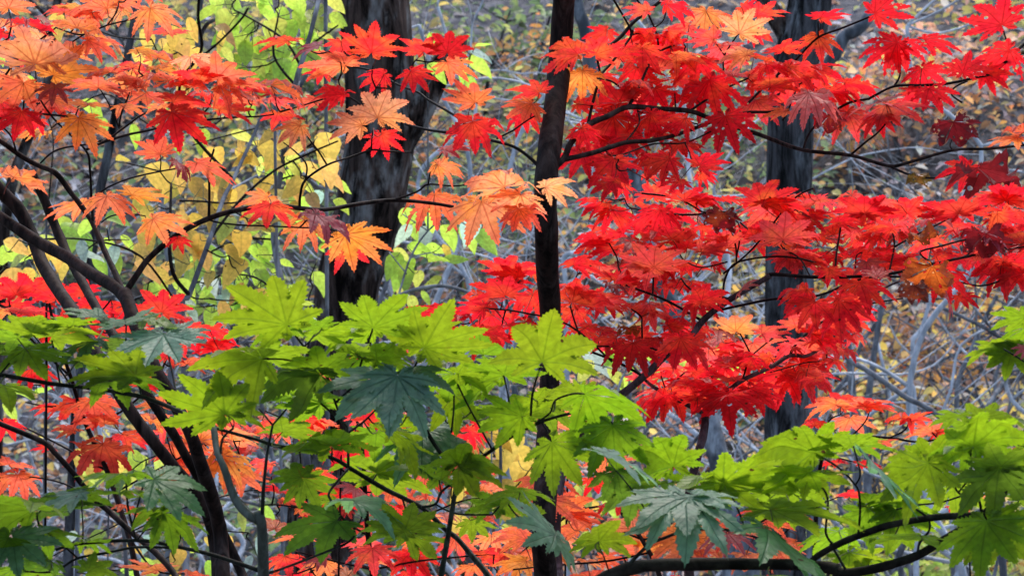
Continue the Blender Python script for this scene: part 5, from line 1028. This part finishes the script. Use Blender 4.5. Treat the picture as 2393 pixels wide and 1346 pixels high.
trunk_tree("tree", [(1975, 760, 12), (1985, 830, 17), (1992, 920, 19), (1998, 1020, 20), (2004, 1150, 22)], 13.0, "straight grey trunk close to the right of the dark grey ridged trunk", M_GREY, seed=22.0, sides=12, bark=0.03)
trunk_tree("tree", [(2330, 690, 8), (2300, 750, 11), (2270, 820, 12), (2240, 890, 12), (2235, 980, 12), (2230, 1200, 14)], 14.5, "thin grey leaning trunk near the photo's right edge", M_GREY, seed=23.0, sides=12, bark=0.03, limbs=[([(2290, 765, 6), (2340, 720, 5), (2390, 690, 4)], None), ([(2262, 830, 6), (2225, 790, 5), (2190, 740, 4)], M_PALE)])
trunk_tree("tree", [(2176, 690, 7), (2160, 750, 10), (2150, 775, 11), (2133, 800, 11), (2137, 850, 12), (2128, 890, 12), (2136, 930, 13), (2140, 1100, 14)], 11.9, "bleached white crooked thin trunk standing alone at the right", M_PALE, seed=24.0, sides=10, bark=0.02, limbs=[([(2150, 770, 6), (2175, 740, 5), (2200, 715, 4), (2220, 700, 3)], None), ([(2133, 830, 5), (2100, 800, 4), (2080, 760, 3)], None)])
trunk_tree("tree", [(1960, 818, 11), (1990, 845, 12), (2027, 866, 13), (2077, 900, 13), (2120, 930, 13), (2170, 955, 13), (2240, 1010, 15), (2330, 1120, 18)], 9.0, "fallen looking pale limbed tree leaning down to the right below the red leaves", M_GREY, seed=25.0, sides=12, bark=0.03)
trunk_tree("tree", [(1500, 540, 8), (1430, 548, 9), (1392, 538, 10), (1368, 552, 11), (1362, 572, 12), (1345, 590, 13), (1318, 604, 12), (1322, 680, 12), (1325, 900, 13)], 11.8, "bleached white crooked limb tree right of the brown stem", M_PALE, seed=26.0, sides=10, bark=0.02)

# ================================================================== bare grey shrubs and leafy shrubs up the slope
def hill_hit(x, y):
    """distance at which the line of sight through a pixel meets the slope"""
    k = px(1.0)
    d = 20.0
    for _ in range(400):
        p = P(x, y, d)
        if p.z <= hill_z(p.x, d): break
        d += 0.05
    return d

def grow(mb, p, dr, L, r, depth, rnd, tips, wig=0.35):
    pts, rad = [p.copy()], [r]
    seg = 4
    d = dr.normalized()
    for i in range(seg):
        d = (d + Vector((rnd.gauss(0, wig), rnd.gauss(0, wig) * .7, rnd.gauss(0, wig * .6) + 0.03)) * 0.5).normalized()
        p = p + d * (L / seg)
        pts.append(p.copy()); rad.append(r * (1 - 0.55 * (i + 1) / seg))
        if depth > 0 and i >= 1 and rnd.random() < 0.8:
            sd = (d + Vector((rnd.gauss(0, .7), rnd.gauss(0, .5), rnd.gauss(0.1, .4)))).normalized()
            grow(mb, p, sd, L * rnd.uniform(.45, .75), rad[-1] * .65, depth - 1, rnd, tips, wig)
    mb.tube(pts, rad, sides=4 if r < 0.012 else 6, n=2)
    tips.append(p)

def shrub(name, x, d, h, label, cat, group, bark, rnd, lean=0.0, pal=None, nleaf=0, lsize=(.05, .09), spread=0.35, top_r=0.018, wig=0.35, depth=2, foot=None):
    bx = (x - 1196.5) * px(d)
    gz = hill_z(bx, d)
    root = empty(name, (bx, d, gz)); tag(root, label, cat, group)
    tips = []
    tmb = MB()
    pts = [Vector((bx, d, gz - 0.05))]
    dirn = Vector((lean, rnd.uniform(-.1, .1), 1)).normalized()
    for i in range(4):
        dirn = (dirn + Vector((rnd.gauss(0, .12 + wig * .25), rnd.gauss(0, .08), 0.05))).normalized()
        pts.append(pts[-1] + dirn * h / 4)
    tmb.tube(pts, [top_r * (1.2 - 0.2 * i) for i in range(5)], sides=8, n=4)
    tmb.build("trunk", bark, root)
    for i in range(rnd.randint(4, 6)):
        f = rnd.uniform(0.25, 1.0) * 4
        k = min(3, int(f)); p = pts[k].lerp(pts[k + 1], f - k)
        mb = MB()
        sd = Vector((rnd.choice((-1, 1)) * rnd.uniform(.4, 1.2), rnd.uniform(-.6, .5), rnd.uniform(.1, .9)))
        grow(mb, p, sd, h * rnd.uniform(.3, .55), top_r * .5, depth, rnd, tips, wig)
        mb.build("branch", bark, root)
    if nleaf:
        cb = MB()
        for i in range(nleaf):
            t = rnd.choice(tips)
            q = t + Vector((rnd.gauss(0, spread), rnd.gauss(0, spread), rnd.gauss(0, spread * .45)))
            leaf_quad(cb, q, rnd.uniform(*lsize), rnd, vary(rnd.choice(pal), rnd, .3), .45)
        cb.build("crown", M_FAR, root)
    return root

PAL = {
 'brown': [(0.50, 0.23, 0.09), (0.58, 0.28, 0.10), (0.36, 0.20, 0.11), (0.44, 0.34, 0.24)],
 'orange': [(0.92, 0.44, 0.10), (0.90, 0.52, 0.15), (0.92, 0.36, 0.10), (0.72, 0.38, 0.16), (0.88, 0.64, 0.20)],
 'pink': [(0.90, 0.44, 0.24), (0.92, 0.54, 0.34), (0.80, 0.44, 0.32)],
 'yellow': [(0.90, 0.68, 0.12), (0.84, 0.60, 0.14), (0.76, 0.68, 0.16), (0.92, 0.54, 0.10)],
 'olive': [(0.42, 0.46, 0.13), (0.32, 0.38, 0.14), (0.56, 0.54, 0.15), (0.62, 0.48, 0.15)],
 'green': [(0.15, 0.25, 0.12), (0.22, 0.32, 0.14), (0.12, 0.19, 0.10), (0.28, 0.40, 0.13)],
 'lime': [(0.58, 0.74, 0.12), (0.64, 0.76, 0.14), (0.50, 0.64, 0.14)],
}
for k_ in PAL:      # shrub leaf tones pulled slightly darker and towards grey
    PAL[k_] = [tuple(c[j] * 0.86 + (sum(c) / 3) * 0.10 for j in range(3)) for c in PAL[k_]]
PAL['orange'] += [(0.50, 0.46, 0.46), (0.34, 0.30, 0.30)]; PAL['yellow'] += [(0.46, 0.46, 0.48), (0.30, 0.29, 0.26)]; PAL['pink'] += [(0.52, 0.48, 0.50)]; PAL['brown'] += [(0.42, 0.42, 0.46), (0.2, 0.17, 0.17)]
NAMES = {'brown': "rust brown shrub on the far slope", 'orange': "orange leaved shrub on the far slope", 'pink': "salmon pink leaved shrub on the far slope", 'yellow': "golden yellow leaved shrub on the far slope", 'olive': "olive green shrub on the far slope", 'green': "dark green shrub on the far slope", 'lime': "lime green shrub on the far slope"}
def zone(x, y, r):
    if x < 420:
        return r.choice(['brown', 'brown', 'olive', None, None, 'green'] if y < 600 else ['brown', None, None, 'yellow' if y > 1000 else 'green'])
    if x < 830:
        return r.choice(['olive', 'brown', 'yellow', 'green']) if y < 500 else r.choice(['green', 'green', 'brown', 'olive', None])
    if x < 1300:
        if y < 480: return r.choice(['brown', 'brown', 'brown', 'orange', 'olive', 'green'])
        return r.choice(['pink', 'orange', 'green', 'brown', 'green'])
    if x < 1850:
        if y < 420: return r.choice(['olive', 'brown', 'yellow', 'green', None])
        if y < 760: return r.choice(['olive', 'orange', 'green', None, 'yellow'])
        return r.choice(['orange', 'olive', 'yellow', 'green', 'pink'])
    if y < 250: return r.choice(['yellow', 'brown', 'olive', 'pink', None])
    if y < 650: return r.choice(['orange', 'yellow', 'orange', 'pink', 'pink', None, 'brown'])
    if y < 950: return r.choice(['yellow', 'olive', 'green', 'lime', 'orange', 'olive', None])
    return r.choice(['yellow', 'orange', 'olive', 'lime', None])
rz = random.Random(77)
cnt = {}
for j in range(9):
    for i in range(16):
        x = -60 + i * 166 + rz.uniform(-70, 70)
        y = 30 + j * 160 + rz.uniform(-60, 60)
        z = zone(x, y, rz)
        if z is None: continue
        d = hill_hit(x, y + 90) - rz.uniform(0.1, 2.2)
        h = rz.uniform(0.5, 0.9)
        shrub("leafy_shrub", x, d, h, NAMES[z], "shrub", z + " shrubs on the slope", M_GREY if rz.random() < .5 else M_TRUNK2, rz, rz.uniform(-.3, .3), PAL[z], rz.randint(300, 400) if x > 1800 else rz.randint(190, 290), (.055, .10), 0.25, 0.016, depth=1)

# bare pale brush: thin bleached twigs in front of the slope
for k in range(56):
    x = rz.uniform(-60, 2450)
    if 560 < x < 980 and rz.random() < .4: continue
    if x > 1750 and rz.random() < .15: continue
    d = rz.uniform(12.0, 19.5)
    y = rz.uniform(300, 1300)
    h = max(1.0, min(4.2, EYE + (673 - y) * px(d) + 0.2))
    shrub("bare_shrub", x, d, h, "bare shrub of thin bleached grey twigs in front of the slope", "shrub", "bare shrubs before the slope", M_PALE if rz.random() < .4 else M_GREY, rz, rz.choice((-1, 1)) * rz.uniform(.15, .95), None, 0, top_r=rz.uniform(.005, .011), wig=.45, depth=2)

# crooked pale saplings whose bare limbs curl between the trunks
def crooked(x, y, d, h, rnd, mat, label):
    """a thin leafless sapling: wandering stem, limbs that curl back"""
    bx = (x - 1196.5) * px(d); top = P(x, y, d)
    gz = hill_z(bx, d)
    root = empty("bare_sapling", (bx, d, gz)); tag(root, label, "sapling", "crooked bare saplings between the trunks")
    pts, rad = [Vector((bx, d, gz - .05))], [0.016]
    n = 12
    wx = 0
    for i in range(1, n + 1):
        wx += rnd.gauss(0, .10)
        pts.append(Vector((bx + wx, d + rnd.gauss(0, .05), gz + (top.z - gz) * i / n))); rad.append(0.016 * (1 - .6 * i / n))
    mb = MB(); mb.tube(pts, rad, sides=7, n=4); mb.build("trunk", mat, root)
    for k in range(7):
        i = rnd.randint(5, n); p = pts[i].copy(); mb = MB(); tips = []
        a = rnd.uniform(-.3, 1.3) * 1.0; sgn = rnd.choice((-1, 1)); q = [p]; r = [rad[i] * .7]
        turn = rnd.uniform(-.35, .35)
        L = rnd.uniform(.6, 1.5)
        for j in range(9):
            a += turn + rnd.gauss(0, .28)
            p = p + Vector((sgn * math.cos(a), rnd.gauss(0, .25), math.sin(a))) * L / 9
            q.append(p); r.append(rad[i] * .7 * (1 - .8 * (j + 1) / 9))
            if j in (2, 4, 6):
                grow(mb, p, Vector((sgn * math.cos(a + rnd.choice((-.9, .9))), rnd.gauss(0, .3), math.sin(a + .7))), L * .5, r[-1] * .6, 1, rnd, tips, .5)
        mb.tube(q, r, sides=5, n=3)
        mb.build("branch", mat, root)
rc = random.Random(404)
for (x, y) in [(1010, 60), (1180, 20), (1080, 420), (1450, 40), (1560, 380), (1400, 560), (2200, 60), (1960, 700), (2080, 760), (2220, 780), (2330, 640), (2380, 820), (700, 120), (280, 340), (560, 640), (60, 950), (1730, 700), (1890, 560)]:
    crooked(x, y, rc.uniform(11.5, 17), 0, rc, M_PALE if rc.random() < .6 else M_GREY, "crooked leafless sapling with curling pale limbs among the far trunks")
